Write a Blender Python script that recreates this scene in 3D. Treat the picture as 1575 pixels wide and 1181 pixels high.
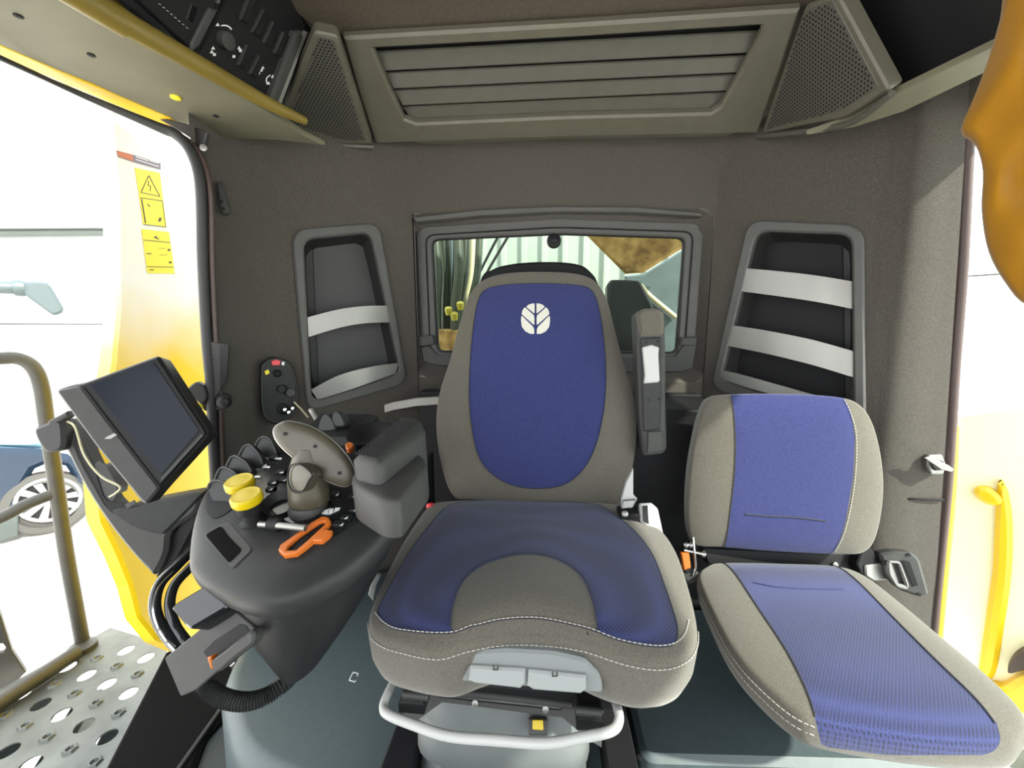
import bpy, bmesh, math, random
from mathutils import Vector as V3, Matrix
from mathutils.geometry import tessellate_polygon
for o in list(bpy.data.objects): bpy.data.objects.remove(o)
S = bpy.context.scene; COL = S.collection
R = math.radians; random.seed(4)

# ------------------------------------------------------------------ camera
FPX = 600.0; YAW = R(4.6); PIT = R(8.6); CAM = V3((0, 0, 1.1))
cd = bpy.data.cameras.new('camera'); co = bpy.data.objects.new('camera', cd); COL.objects.link(co)
cd.sensor_width = 36; cd.lens = FPX / 1575 * 36; cd.clip_start = 0.02; cd.clip_end = 200
co.location = CAM; co.rotation_euler = (math.pi/2 - PIT, 0, YAW); S.camera = co
# ------------------------------------------------------------------ sky, sun, exposure
w = bpy.data.worlds.new('sky'); S.world = w; w.use_nodes = True
bg = w.node_tree.nodes['Background']; bg.inputs[0].default_value = (0.93, 0.97, 1.0, 1); bg.inputs[1].default_value = 1.5
sd = bpy.data.lights.new('sun', 'SUN'); so = bpy.data.objects.new('sun', sd); COL.objects.link(so)
SUN = V3((-0.75, 0.60, -0.85)); sd.energy = 3.6; sd.angle = R(1.2); sd.color = (1, 0.94, 0.84)
so.rotation_euler = SUN.to_track_quat('-Z', 'Y').to_euler(); so.location = (3, -5, 6)
S.view_settings.view_transform = 'Standard'; S.view_settings.look = 'None'; S.view_settings.gamma = 1
S.view_settings.use_curve_mapping = False
S.view_settings.exposure = 1.7
S.cycles.use_denoising = True; S.cycles.max_bounces = 8; S.cycles.transparent_max_bounces = 12
S.cycles.sample_clamp_indirect = 6

# ------------------------------------------------------------------ helpers
_f = V3((-math.sin(YAW)*math.cos(PIT), math.cos(YAW)*math.cos(PIT), -math.sin(PIT)))
_r = V3((math.cos(YAW), math.sin(YAW), 0)); _u = _r.cross(_f)
def ray(px, py): return _f + _r*((px-787.5)/FPX) - _u*((py-590.5)/FPX)
def atY(px, py, y): d = ray(px, py); return CAM + d*(y/d.y)
def atX(px, py, x): d = ray(px, py); return CAM + d*(x/d.x)
def atZ(px, py, z): d = ray(px, py); return CAM + d*((z-CAM.z)/d.z)

class Fr:                      # a flat work plane somewhere in the cab
    def __init__(s, O, N, up=(0, 0, 1)):
        s.O = V3(O); s.N = V3(N).normalized(); up = V3(up)
        if abs(s.N.dot(up.normalized())) > .98: up = V3((0, 1, 0))
        s.V = (up - s.N*s.N.dot(up)).normalized(); s.U = s.V.cross(s.N)
    def p(s, u, v, h=0): return s.O + s.U*u + s.V*v + s.N*h
    def uv(s, px, py, h=0):
        d = ray(px, py); t = (s.O + s.N*h - CAM).dot(s.N)/d.dot(s.N); q = CAM + d*t - s.O
        return (q.dot(s.U), q.dot(s.V))
    def tr(s, pts, h=0): return [s.uv(*p, h) for p in pts]
    def at(s, px, py, h=0): return s.p(*s.uv(px, py, h), h)
def quadfr(a, b, c):           # plane through three points, facing the camera
    n = (b-a).cross(c-a).normalized()
    if n.dot(CAM-a) < 0: n = -n
    return Fr((a+b+c)/3, n)

def area(p): return .5*sum(p[i][0]*p[(i+1) % len(p)][1]-p[(i+1) % len(p)][0]*p[i][1] for i in range(len(p)))
def ccw(p): return list(p) if area(p) > 0 else list(reversed(p))
def rc(pts, r, n=5):           # rounded corners
    out = []; N = len(pts)
    for i in range(N):
        a, b, c = [V3((*pts[(i+k) % N], 0)) for k in (-1, 0, 1)]
        d1 = (a-b); d2 = (c-b); l = min(r, d1.length*.45, d2.length*.45)
        p1 = b+d1.normalized()*l; p2 = b+d2.normalized()*l
        for k in range(n+1):
            t = k/n; q = p1*(1-t)**2+b*2*t*(1-t)+p2*t*t; out.append((q.x, q.y))
    return out
def cr(pts, n=6, closed=True): # smooth curve through the points
    P = [V3(p) if len(p) == 3 else V3((p[0], p[1], 0)) for p in pts]; N = len(P); out = []
    for i in range(N if closed else N-1):
        if closed: a, b, c, d = P[i-1], P[i], P[(i+1) % N], P[(i+2) % N]
        else: a, b, c, d = P[max(i-1, 0)], P[i], P[i+1], P[min(i+2, N-1)]
        for k in range(n):
            t = k/n
            out.append(.5*((2*b)+(c-a)*t+(2*a-5*b+4*c-d)*t*t+(3*b-3*c+d-a)*t**3))
    if not closed: out.append(P[-1])
    return out
def cr2(pts, n=6): return [(q.x, q.y) for q in cr(pts, n)]
def inset(p, d):
    N = len(p); out = []
    for i in range(N):
        a, b, c = [V3((*p[(i+k) % N], 0)) for k in (-1, 0, 1)]
        e1 = (b-a); e2 = (c-b)
        if e1.length < 1e-7: e1 = e2
        if e2.length < 1e-7: e2 = e1
        n1 = V3((-e1.y, e1.x, 0)).normalized(); n2 = V3((-e2.y, e2.x, 0)).normalized()
        m = n1+n2
        m = n1 if m.length < .2 else m.normalized()/max(.5, m.normalized().dot(n1))
        out.append((b.x+m.x*d, b.y+m.y*d))
    return out

class MB:
    def __init__(s): s.v = []; s.f = []
    def add(s, vs, fs):
        b = len(s.v); s.v += [V3(q) for q in vs]; s.f += [tuple(i+b for i in f) for f in fs]; return b
    def grid(s, rows, cu=False, cv=False):
        m = len(rows); n = len(rows[0]); b = len(s.v)
        for r_ in rows: s.v += [V3(q) for q in r_]
        for i in range(m if cv else m-1):
            for j in range(n if cu else n-1):
                s.f.append((b+i*n+j, b+i*n+(j+1) % n, b+((i+1) % m)*n+(j+1) % n, b+((i+1) % m)*n+j))
    def cap(s, loop, flip=False):
        b = len(s.v); s.v += [V3(q) for q in loop]; i = list(range(b, b+len(loop))); s.f.append(tuple(reversed(i)) if flip else tuple(i))
    def slab(s, F, loop, t, h=0, bev=.003, holes=()):
        lo = ccw(loop); hs = [list(reversed(ccw(x))) for x in holes]
        L = [(l, inset(l, bev) if bev else l) for l in [lo]+hs]
        flat = [[V3((*q, 0)) for q in x[1]] for x in L]
        tri = tessellate_polygon(flat); b = len(s.v)
        for x in L: s.v += [F.p(*q, h) for q in x[1]]
        nf = len(s.v)-b
        bk = len(s.v)
        for x in L: s.v += [F.p(*q, h-t) for q in x[0]]
        allq = [q for x in flat for q in x]
        for a_, b_, c_ in tri:
            A, B, C_ = allq[a_], allq[b_], allq[c_]
            if (B-A).cross(C_-A).z < 0: b_, c_ = c_, b_
            s.f.append((b+a_, b+b_, b+c_)); s.f.append((bk+a_, bk+c_, bk+b_))
        k = 0
        for x in L:
            n = len(x[0])
            if bev:
                m = len(s.v); s.v += [F.p(*q, h-bev) for q in x[0]]
                for i in range(n):
                    j = (i+1) % n
                    s.f.append((b+k+j, b+k+i, m+i, m+j)); s.f.append((m+j, m+i, bk+k+i, bk+k+j))
            else:
                for i in range(n):
                    j = (i+1) % n; s.f.append((b+k+j, b+k+i, bk+k+i, bk+k+j))
            k += n
    def tube(s, pts, r, n=10, sm=6, closed=False, caps=True):
        P = cr(pts, sm, closed) if sm else [V3(p) for p in pts]
        N = len(P); rr = r if callable(r) else (lambda t: r); up = None; rows = []
        for i in range(N):
            t = (P[(i+1) % N]-P[i-1]) if closed else (P[min(i+1, N-1)]-P[max(i-1, 0)])
            t.normalize()
            if up is None: up = t.orthogonal().normalized()
            up = (up-t*up.dot(t)).normalized(); bi = t.cross(up)
            q = rr(i/max(1, N-1))
            rows.append([P[i]+(up*math.cos(a)+bi*math.sin(a))*q for a in [2*math.pi*k/n for k in range(n)]])
        s.grid(rows, cu=True, cv=closed)
        if caps and not closed: s.cap(rows[0], True); s.cap(rows[-1])
    def lathe(s, O, ax, prof, n=24, sx=1.0):
        ax = V3(ax).normalized(); a = ax.orthogonal().normalized(); b = ax.cross(a); O = V3(O)
        rows = [[O+ax*h+(a*math.cos(t)+b*math.sin(t))*r for t in [2*math.pi*k/n for k in range(n)]] for r, h in prof]
        s.grid(rows, cu=True)
        s.cap(rows[0], True); s.cap(rows[-1])
    def box(s, c, d, F=None, bev=.0):
        c = V3(c); F = F or Fr((0, 0, 0), (0, 0, 1), (0, 1, 0)); x, y, z = [q/2 for q in d]
        G = Fr(c, F.N, F.V)
        s.slab(G, [(-x, -y), (x, -y), (x, y), (-x, y)], 2*z, z, bev)
    def loft(s, rings, cap0=True, cap1=True):
        s.grid(rings, cu=True)
        if cap0: s.cap(rings[0], True)
        if cap1: s.cap(rings[-1])

WL = {}
def thing(name, loc, label, cat, group=None):
    o = bpy.data.objects.new(name, None); COL.objects.link(o); o.location = loc; o.empty_display_size = .05
    o['label'] = label; o['category'] = cat
    if group: o['group'] = group
    WL[o.name] = V3(loc); return o
def obj(name, mb, mat, parent=None, ang=35, base=False, label=None):
    me = bpy.data.meshes.new(name)
    lo = [min(q[i] for q in mb.v) for i in range(3)]; hi = [max(q[i] for q in mb.v) for i in range(3)]
    c = V3([(a+b)/2 for a, b in zip(lo, hi)])
    if parent is None: c.z = lo[2]
    me.from_pydata([q-c for q in mb.v], [], mb.f); me.validate()
    bm = bmesh.new(); bm.from_mesh(me); bmesh.ops.remove_doubles(bm, verts=bm.verts, dist=1e-6)
    bmesh.ops.recalc_face_normals(bm, faces=bm.faces); bm.to_mesh(me); bm.free()
    me.shade_smooth(); me.set_sharp_from_angle(angle=R(ang)); me.materials.append(mat)
    o = bpy.data.objects.new(name, me); COL.objects.link(o)
    o.location = c-(WL[parent.name] if parent else V3())
    WL[o.name] = c
    if parent: o.parent = parent
    if label: o['label'] = label
    return o
def tag(o, label, cat, group=None):
    o['label'] = label; o['category'] = cat
    if group: o['group'] = group
    return o
def struct(o): o['kind'] = 'structure'; return o
def slab(name, F, px, t, mat, parent=None, h=0, bev=.003, r=0, smooth=0, holes=(), hr=0, **k):
    l = F.tr(px, h); l = rc(l, r) if r else (cr2(l, smooth) if smooth else l)
    hl = []
    for q in holes:
        q = F.tr(q, h); hl.append(rc(q, hr) if hr else (cr2(q, smooth) if smooth else q))
    m = MB(); m.slab(F, l, t, h, bev, hl); return obj(name, m, mat, parent, **k)
def tube(name, pts, r, mat, parent=None, **k):
    m = MB(); m.tube(pts, r, **k); return obj(name, m, mat, parent, 50)
def lathe(name, O, ax, prof, mat, parent=None, n=24, **k):
    m = MB(); m.lathe(O, ax, prof, n); return obj(name, m, mat, parent, **k)
def box(name, c, d, mat, parent=None, F=None, bev=.004, **k):
    m = MB(); m.box(c, d, F, bev); return obj(name, m, mat, parent, **k)

def resamp(l, n=72):
    P = [V3((*q, 0)) for q in l]; P.append(P[0]); L = [0]
    for a, b in zip(P, P[1:]): L.append(L[-1]+(b-a).length)
    out = []; j = 0
    for i in range(n):
        d = L[-1]*i/n
        while L[j+1] < d: j += 1
        q = P[j].lerp(P[j+1], (d-L[j])/max(1e-9, L[j+1]-L[j])); out.append((q.x, q.y))
    return out
class Cush:                    # an upholstered pad: domed face, rolled rim, sides
    def __init__(s, F, loop, H=.03, p=4, side=((.008, -.008), (.014, -.028), (.013, -.07), (.0, -.1)), bump=None, c=None):
        s.F = F; s.L = ccw(loop); s.H = H; s.pw = p; s.side = side; s.bump = bump
        xs = [q[0] for q in s.L]; ys = [q[1] for q in s.L]
        s.c = c or ((min(xs)+max(xs))/2, (min(ys)+max(ys))/2); s.ov = inset(s.L, -1.0)
    def rad(s, u, v):          # how far out (1 on the outline) and the outline point
        dx, dy = u-s.c[0], v-s.c[1]; best = None
        if abs(dx)+abs(dy) < 1e-9: return 0, s.L[0], (0, 0)
        N = len(s.L)
        for i in range(N):
            ax, ay = s.L[i][0]-s.c[0], s.L[i][1]-s.c[1]; bx, by = s.L[(i+1) % N][0]-s.c[0], s.L[(i+1) % N][1]-s.c[1]
            ex, ey = bx-ax, by-ay; den = dx*ey-dy*ex
            if abs(den) < 1e-12: continue
            t = (ax*ey-ay*ex)/den; k = (ax*dy-ay*dx)/den
            if t > 0 and -1e-6 <= k <= 1+1e-6 and (best is None or t > best[0]):
                best = (t, (s.c[0]+dx*t, s.c[1]+dy*t), (dx, dy))
        if best is None: return 0, s.L[0], (0, 0)
        return 1/best[0], best[1], best[2]
    def surf(s, u, v, off=0):
        r, q, d = s.rad(u, v); b = s.bump(u, v) if s.bump else 0
        if r <= 1: return s.F.p(u, v, s.H*(1-r**s.pw)+b*(1-r**6)+off)
        l = math.hypot(*d) or 1; ext = (r-1)/r*l    # distance beyond the rim, wrapped down the side
        k = ext; pu = (0, 0)
        for a in s.side:
            seg = math.hypot(a[0]-pu[0], a[1]-pu[1])
            if k <= seg:
                t = k/seg; o = pu[0]+(a[0]-pu[0])*t; hh = pu[1]+(a[1]-pu[1])*t; break
            k -= seg; pu = a
        else: o, hh = s.side[-1]
        o += off; return s.F.p(q[0]+d[0]/l*o, q[1]+d[1]/l*o, hh+off*.3)
    def pos(s, q, r, ext):       # q on the rim, r inside, ext beyond: its (u, v)
        cx, cy = s.c; dx, dy = q[0]-cx, q[1]-cy; l = math.hypot(dx, dy)
        k = r+(ext/l if ext else 0); return (cx+dx*k, cy+dy*k)
    def body(s, n=16): return s.split([], n, None)[0]
    def split(s, polys, n=40, na=200):   # body mesh cut along the outlines in polys: [rest, piece 1, piece 2 ...]
        loop = resamp(s.L, na) if na else s.L; N = len(loop); ext = [0]; pu = (0, 0)
        for a in s.side: ext.append(ext[-1]+math.hypot(a[0]-pu[0], a[1]-pu[1])); pu = a
        steps = [(max(.001, (i/n)**.75), 0) for i in range(n+1)]+[(1, e_*.9999) for q in zip(ext, ext[1:]) for e_ in ([(q[0]+q[1])/2, q[1]] if na else [q[1]])]
        UV = [[s.pos(q, r*(.99999 if r == 1 and x == 0 else 1), x) for q in loop] for r, x in steps]
        def inside(p, pl):
            x, y = p; k = False
            for (x1, y1), (x2, y2) in zip(pl, pl[1:]+pl[:1]):
                if (y1 > y) != (y2 > y) and x < (x2-x1)*(y-y1)/(y2-y1)+x1: k = not k
            return k
        own = {}; used = {}
        for i in range(len(UV)-1):
            for j in range(N):
                f = ((i, j), (i, (j+1) % N), (i+1, (j+1) % N), (i+1, j)); o = 0
                if polys:
                    cx = sum(UV[a][b][0] for a, b in f)/4; cy = sum(UV[a][b][1] for a, b in f)/4
                    for k, pl in enumerate(polys):
                        if inside((cx, cy), pl): o = k+1
                own[(i, j)] = o
                for v in f: used.setdefault(v, set()).add(o)
        for (i, j), ks in used.items():
            if len(ks) < 2 or i == 0: continue
            pl = polys[max(ks)-1]; p = UV[i][j]; best = None
            for (x1, y1), (x2, y2) in zip(pl, pl[1:]+pl[:1]):
                ex, ey = x2-x1, y2-y1; t = max(0, min(1, ((p[0]-x1)*ex+(p[1]-y1)*ey)/((ex*ex+ey*ey) or 1)))
                q = (x1+ex*t, y1+ey*t); dd = math.hypot(q[0]-p[0], q[1]-p[1])
                if best is None or dd < best[0]: best = (dd, q)
            if best[0] < .012: UV[i][j] = best[1]
        out = []
        P = {}
        for k in range(len(polys)+1):
            m = MB(); ix = {}
            for (i, j), o in own.items():
                if o != k: continue
                f = []
                for v in ((i, j), (i, (j+1) % N), (i+1, (j+1) % N), (i+1, j)):
                    if v not in ix:
                        if v not in P: P[v] = s.surf(*UV[v[0]][v[1]])
                        ix[v] = len(m.v); m.v.append(P[v])
                    f.append(ix[v])
                m.f.append(tuple(f))
            out.append(m)
        last = [P[(len(UV)-1, j)] for j in range(N)]; out[0].cap([q-s.F.N*.001 for q in last]); 
        return out
    def patch(s, loop, off=.002, n=16, c=None):
        m = MB(); lo = ccw(loop); c = c or (sum(q[0] for q in lo)/len(lo), sum(q[1] for q in lo)/len(lo)); rows = []
        for i in range(n+1):
            r = max(i/n, .002); rows.append([s.surf(c[0]+(q[0]-c[0])*r, c[1]+(q[1]-c[1])*r, off) for q in lo])
        rows.append([s.surf(*q, off-.004) for q in inset(lo, -.0008)])
        m.grid(rows, cu=True); m.cap(rows[0], True); return m
    def line(s, pts, off=.002): return [s.surf(*q, off) for q in pts]
def stitches(name, pts, parent, mat, r=.0009, L=.0055, gap=.0022):
    P = [V3(q) for q in pts]; m = MB(); acc = 0; seg = [P[0]]; on = True
    for a, b in zip(P, P[1:]):
        d = (b-a).length; pos = 0
        while d-pos > 1e-9:
            need = (L if on else gap)-acc; st = min(need, d-pos); pos += st; acc += st
            q = a.lerp(b, pos/d)
            if on: seg.append(q)
            if acc >= (L if on else gap)-1e-9:
                if on and len(seg) > 1: m.tube(seg, r, 5, 0)
                on = not on; acc = 0; seg = [q]
    o = obj(name, m, mat, parent); return o

# ------------------------------------------------------------------ materials
def mat(name, col, rough=.6, metal=0., ns=0, na=.0, bump=0., bs=300, spec=.5, vor=None, col2=None, stretch=None, sheen=0):
    m = bpy.data.materials.new(name); m.use_nodes = True; nt = m.node_tree; b = nt.nodes['Principled BSDF']
    b.inputs['Roughness'].default_value = rough; b.inputs['Metallic'].default_value = metal
    b.inputs['Specular IOR Level'].default_value = spec; b.inputs['Base Color'].default_value = (*col, 1)
    if sheen: b.inputs['Sheen Weight'].default_value = sheen
    tc = nt.nodes.new('ShaderNodeTexCoord'); src = tc.outputs['Object']
    if stretch:
        mp = nt.nodes.new('ShaderNodeMapping'); mp.inputs['Scale'].default_value = stretch; nt.links.new(src, mp.inputs[0]); src = mp.outputs[0]
    last = None
    if ns:
        n = nt.nodes.new('ShaderNodeTexNoise'); n.inputs['Scale'].default_value = ns; n.inputs['Detail'].default_value = 6
        nt.links.new(src, n.inputs['Vector'])
        rp = nt.nodes.new('ShaderNodeValToRGB'); rp.color_ramp.elements[0].position = .3; rp.color_ramp.elements[1].position = .7
        c2 = col2 or col
        rp.color_ramp.elements[0].color = (*[q*(1-na) for q in col], 1); rp.color_ramp.elements[1].color = (*[min(1, q*(1+na)) for q in c2], 1)
        nt.links.new(n.outputs['Fac'], rp.inputs[0]); last = rp.outputs[0]
    if vor:
        sc, dark = vor
        vn = nt.nodes.new('ShaderNodeTexVoronoi'); vn.inputs['Scale'].default_value = sc; vn.inputs['Randomness'].default_value = .0
        mp = nt.nodes.new('ShaderNodeMapping'); mp.inputs['Rotation'].default_value = (0, 0, R(40)); mp.inputs['Scale'].default_value = (1, 1, .5)
        nt.links.new(tc.outputs['Object'], mp.inputs[0]); nt.links.new(mp.outputs[0], vn.inputs['Vector'])
        r2 = nt.nodes.new('ShaderNodeMapRange'); r2.inputs[1].default_value = .2; r2.inputs[2].default_value = .6
        r2.inputs[3].default_value = dark; r2.inputs[4].default_value = 1.35
        nt.links.new(vn.outputs['Distance'], r2.inputs[0])
        mx = nt.nodes.new('ShaderNodeMix'); mx.data_type = 'RGBA'; mx.blend_type = 'MULTIPLY'; mx.inputs[0].default_value = 1
        if last: nt.links.new(last, mx.inputs[6])
        else: mx.inputs[6].default_value = (*col, 1)
        nt.links.new(r2.outputs[0], mx.inputs[7]); last = mx.outputs[2]
    if last: nt.links.new(last, b.inputs['Base Color'])
    if bump:
        n2 = nt.nodes.new('ShaderNodeTexNoise'); n2.inputs['Scale'].default_value = bs; n2.inputs['Detail'].default_value = 3
        nt.links.new(src, n2.inputs['Vector'])
        bp = nt.nodes.new('ShaderNodeBump'); bp.inputs['Strength'].default_value = bump; bp.inputs['Distance'].default_value = .002
        nt.links.new(n2.outputs['Fac'], bp.inputs['Height']); nt.links.new(bp.outputs[0], b.inputs['Normal'])
    return m
M = {}
M['felt'] = mat('wall_felt', (0.06375, 0.05712, 0.04845), .95, ns=260, na=.22, bump=.25, bs=500, spec=.2, sheen=.3)
M['head'] = mat('headliner', (0.06, 0.0492, 0.0372), .95, ns=120, na=.12, bump=.2, bs=500, spec=.2)
M['panel'] = mat('roof_panel_plastic', (0.093, 0.087, 0.066), .5, ns=30, na=.06, bump=.1, bs=700)
M['slat'] = mat('slat_plastic', (0.075, 0.0732, 0.06), .5, ns=30, na=.06, bump=.08, bs=700)
M['rail'] = mat('roof_rail_plastic', (0.144, 0.1344, 0.0912), .6, ns=12, na=.1, bump=.1, bs=500)
M['lip'] = mat('roof_lip', (.16, .115, .022), .4, ns=8, na=.1)  # yellow reflected from the machine outside is mixed into this colour
M['gfab'] = mat('grey_fabric', (0.09405, 0.0855, 0.06954), .95, ns=420, na=.25, bump=.3, bs=900, spec=.2, sheen=.25)
M['blue'] = mat('blue_fabric', (0.02448, 0.02958, 0.1045), .95, ns=480, na=.35, bump=.3, bs=900, spec=.2, sheen=.2)
M['bluem'] = mat('blue_mesh_fabric', (0.01909, 0.02424, 0.08626), .85, ns=300, na=.15, vor=(230, .35), spec=.3, sheen=.2)
M['plas'] = mat('dark_plastic', (0.0162, 0.01656, 0.01728), .42, ns=40, na=.08, bump=.06, bs=900, spec=.22)
M['plas2'] = mat('charcoal_plastic', (0.0225, 0.0231, 0.0234), .45, ns=40, na=.08, bump=.06, bs=900, spec=.22)
M['mid'] = mat('mid_grey_plastic', (0.0468, 0.0468, 0.045), .5, ns=40, na=.06, spec=.22)
M['frame'] = mat('frame_grey_plastic', (0.08064, 0.0793, 0.07526), .45, ns=20, na=.05, spec=.22)
M['recess'] = mat('recess_plastic', (0.021, 0.021, 0.021), .6)
M['rearpl'] = mat('niche_back', (0.042, 0.042, 0.042), .6)
M['black'] = mat('black_plastic', (.010, .010, .011), .55, spec=.2)
M['matte'] = mat('matte_black', (.006, .006, .006), .95, spec=.05)
M['gloss'] = mat('black_gloss', (.01, .011, .012), .15)
M['rub'] = mat('rubber', (.02, .02, .02), .6)
M['silver'] = mat('silver_trim', (0.2496, 0.2448, 0.2304), .38, .3, stretch=(8, 8, 200), ns=4, na=.04)
M['chrome'] = mat('chrome', (.7, .7, .72), .18, 1)
M['steel'] = mat('steel', (0.27, 0.264, 0.252), .4, .8)
M['white'] = mat('white_coat', (0.3978, 0.3978, 0.3876), .45)
M['stitch'] = mat('stitch_thread', (0.372, 0.36, 0.324), .8)
M['seam'] = mat('seam_line', (.03, .03, .04), .9)
M['emb'] = mat('emblem_thread', (0.516, 0.504, 0.444), .8, ns=400, na=.06)
M['yel'] = mat('yellow_paint', (0.72, 0.448, 0.008), .35, ns=3, na=.05)
M['yelk'] = mat('yellow_knob', (0.51, 0.372, 0), .4)
M['org'] = mat('orange_plastic', (0.51, 0.12, 0.012), .45)
M['red'] = mat('red_plastic', (.7, .05, .06), .45)
M['podium'] = mat('podium_plastic', (0.054, 0.0729, 0.0783), .5, ns=60, na=.08, bump=.08, bs=900)
M['boot'] = mat('boot_rubber', (0.096, 0.1056, 0.1056), .55, ns=20, na=.06)
M['floor'] = mat('floor_mat', (0.033, 0.0408, 0.042), .7, ns=80, na=.12, bump=.1)
M['lever'] = mat('lever_plastic', (0.264, 0.2784, 0.2736), .4)
M['plate'] = mat('front_plate', (0.18, 0.192, 0.192), .5)
M['olive'] = mat('joystick_soft', (.058, .051, .034), .42, ns=10, na=.08)
M['screen'] = mat('screen_glass', (.010, .013, .020), .18, spec=.12)
M['cloth'] = mat('orange_cloth', (0.235, 0.1045, 0.001958), .9, ns=12, na=.06, bump=.15, bs=200, spec=.2, sheen=.2)
M['galv'] = mat('galvanised', (0.08568, 0.09324, 0.08568), .45, .35, ns=9, na=.35, bump=.2, bs=60)
M['rail2'] = mat('handrail_paint', (0.0297, 0.02871, 0.02178), .5, ns=20, na=.2, bump=.2, bs=60)
M['sheet'] = mat('white_siding', (.82, .84, .82), .6, ns=3, na=.03)
M['gapm'] = mat('siding_joint', (0.14, 0.148, 0.144), .8)
M['beam'] = mat('green_grey_steel', (0.0384, 0.0504, 0.0456), .6, ns=4, na=.1)
M['conc'] = mat('pale_concrete', (.74, .72, .67), .85, ns=2, na=.08)
M['car'] = mat('car_paint', (0.0072, 0.018, 0.036), .12, .2)
M['cglass'] = mat('car_glass', (.25, .45, .55), .08)
M['tyre'] = mat('tyre', (.05, .05, .045), .8)
M['alloy'] = mat('alloy', (.3, .3, .29), .4, .5)
M['rust'] = mat('rusty_steel', (0.252, 0.12, 0.027), .8, ns=14, na=.55, col2=(.34, .22, .08), bump=.4, bs=40)
M['teal'] = mat('teal_grey_steel', (0.06, 0.084, 0.09), .6, ns=8, na=.25)
M['hose'] = mat('hose_rubber', (.035, .045, .03), .5)
M['hosep'] = mat('pale_pipe', (.45, .42, .26), .5)
M['green'] = mat('pale_green_panel', (0.231, 0.2688, 0.231), .6, ns=5, na=.06)
M['sticky'] = mat('sticker_yellow', (.88, .74, .03), .5)
M['cap'] = mat('hose_cap', (.40, .34, .04), .5)
M['tubeg'] = mat('blue_grey_paint', (.06, .085, .095), .5)
M['ink'] = mat('sticker_ink', (.05, .045, .03), .6)
M['inkp'] = mat('sticker_grey', (.22, .19, .24), .6)
M['inkl'] = mat('print_white', (.75, .76, .76), .6)
M['brown'] = mat('seal_brown', (0.05, 0.03, 0.025), .5)
def glass(name, tint, gl=.1):
    m = bpy.data.materials.new(name); m.use_nodes = True; nt = m.node_tree; nt.nodes.clear()
    o = nt.nodes.new('ShaderNodeOutputMaterial'); mx = nt.nodes.new('ShaderNodeMixShader')
    t = nt.nodes.new('ShaderNodeBsdfTransparent'); g = nt.nodes.new('ShaderNodeBsdfGlossy'); lw = nt.nodes.new('ShaderNodeLayerWeight'); lw.inputs[0].default_value = .5
    pw = nt.nodes.new('ShaderNodeMath'); pw.operation = 'POWER'; pw.inputs[1].default_value = 4; nt.links.new(lw.outputs['Facing'], pw.inputs[0])
    fr = nt.nodes.new('ShaderNodeMath'); fr.operation = 'MULTIPLY_ADD'; fr.inputs[1].default_value = .25; fr.inputs[2].default_value = .0; nt.links.new(pw.outputs[0], fr.inputs[0])
    t.inputs[0].default_value = (*tint, 1); g.inputs['Roughness'].default_value = .03
    nt.links.new(fr.outputs[0], mx.inputs[0]); nt.links.new(t.outputs[0], mx.inputs[1]); nt.links.new(g.outputs[0], mx.inputs[2])
    nt.links.new(mx.outputs[0], o.inputs[0]); return m
M['glass'] = glass('rear_glass', (.89, .95, .91)); M['sglass'] = glass('side_glass', (.93, .96, .94))

# ------------------------------------------------------------------ setting: floor, walls, ceiling
FL = Fr((0, 0, 0), (0, 0, 1), (0, 1, 0))
def polyslab(name, F, uv, t, mat, parent=None, h=0, bev=.004, r=0, holes=(), **k):
    m = MB(); m.slab(F, rc(uv, r) if r else uv, t, h, bev, holes); return obj(name, m, mat, parent, **k)
fl = struct(polyslab('floor', FL, [(-1.0, -.9), (1.06, -.9), (1.0, 1.5), (-.93, 1.5), (-1.05, .8)], .05, M['floor']))
for i in range(7):                                      # raised ribs of the mat
    a = V3((-.96+.06*i, .42+.05*i, .002)); b = a+V3((.10, -.22, 0))
    tube('rib', [a, b], .0035, M['black'], fl, n=6, sm=0)
# door sill, black, along the left side
SI = Fr((0, 0, .02), (0, 0, 1), (0, 1, 0))
sill = slab('trim_1', SI, [(255, 1000), (330, 985), (380, 1060), (318, 1130), (268, 1260), (120, 1260)], .16, M['matte'], bev=.01)
struct(sill)
sl = MB(); sl.tube([SI.at(375, 1040, .004), SI.at(262, 1200, .004)], .006, 6, 0); obj('sill_strip', sl, M['rub'], sill)

# back wall: window section with its opening, two angled corner sections, two pillar returns
ZT, ZB = 1.95, .0
FW = Fr((0, 1.44, 0), (0, -1, 0))
def cb(px): return FW.tr(px)
opn = rc(FW.tr([(622, 328), (1100, 320), (1084, 590), (635, 580)]), .05)
wb = MB(); wb.slab(FW, [(-.475, ZB), (.575, ZB), (.575, ZT), (-.475, ZT)], .03, 0, 0, [opn])
wall_back = struct(obj('wall_back', wb, M['felt']))
wl = V3((-.80, 1.19, 0)); wl2 = V3((-.475, 1.44, 0)); wr = V3((.575, 1.44, 0)); wr2 = V3((.885, 1.165, 0))
def vert(a, b):
    d = (b-a).normalized(); n = V3((d.y, -d.x, 0))
    if n.dot(CAM-a) < 0: n = -n
    return Fr(a, n)
FLn = vert(wl, wl2); FRn = vert(wr, wr2)
lin = [(467, 368), (571, 357), (617, 574), (480, 618)]
lout = [(448, 352), (584, 341), (627, 590), (472, 635)]
rin = [(1163, 355), (1310, 360), (1313, 655), (1108, 583)]
rout = [(1150, 337), (1329, 345), (1332, 674), (1092, 598)]
def wallsec(name, F, a, b, hole):
    ua = (a-F.O).dot(F.U); ub = (b-F.O).dot(F.U); lo, hi = min(ua, ub), max(ua, ub)
    m = MB(); m.slab(F, [(lo, ZB), (hi, ZB), (hi, ZT), (lo, ZT)], .02, 0, 0, [rc(F.tr(hole), .04)]); return m
mL = wallsec('wall_left', FLn, wl, wl2, [((a[0]+b[0])/2, (a[1]+b[1])/2) for a, b in zip(lin, lout)])
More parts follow.
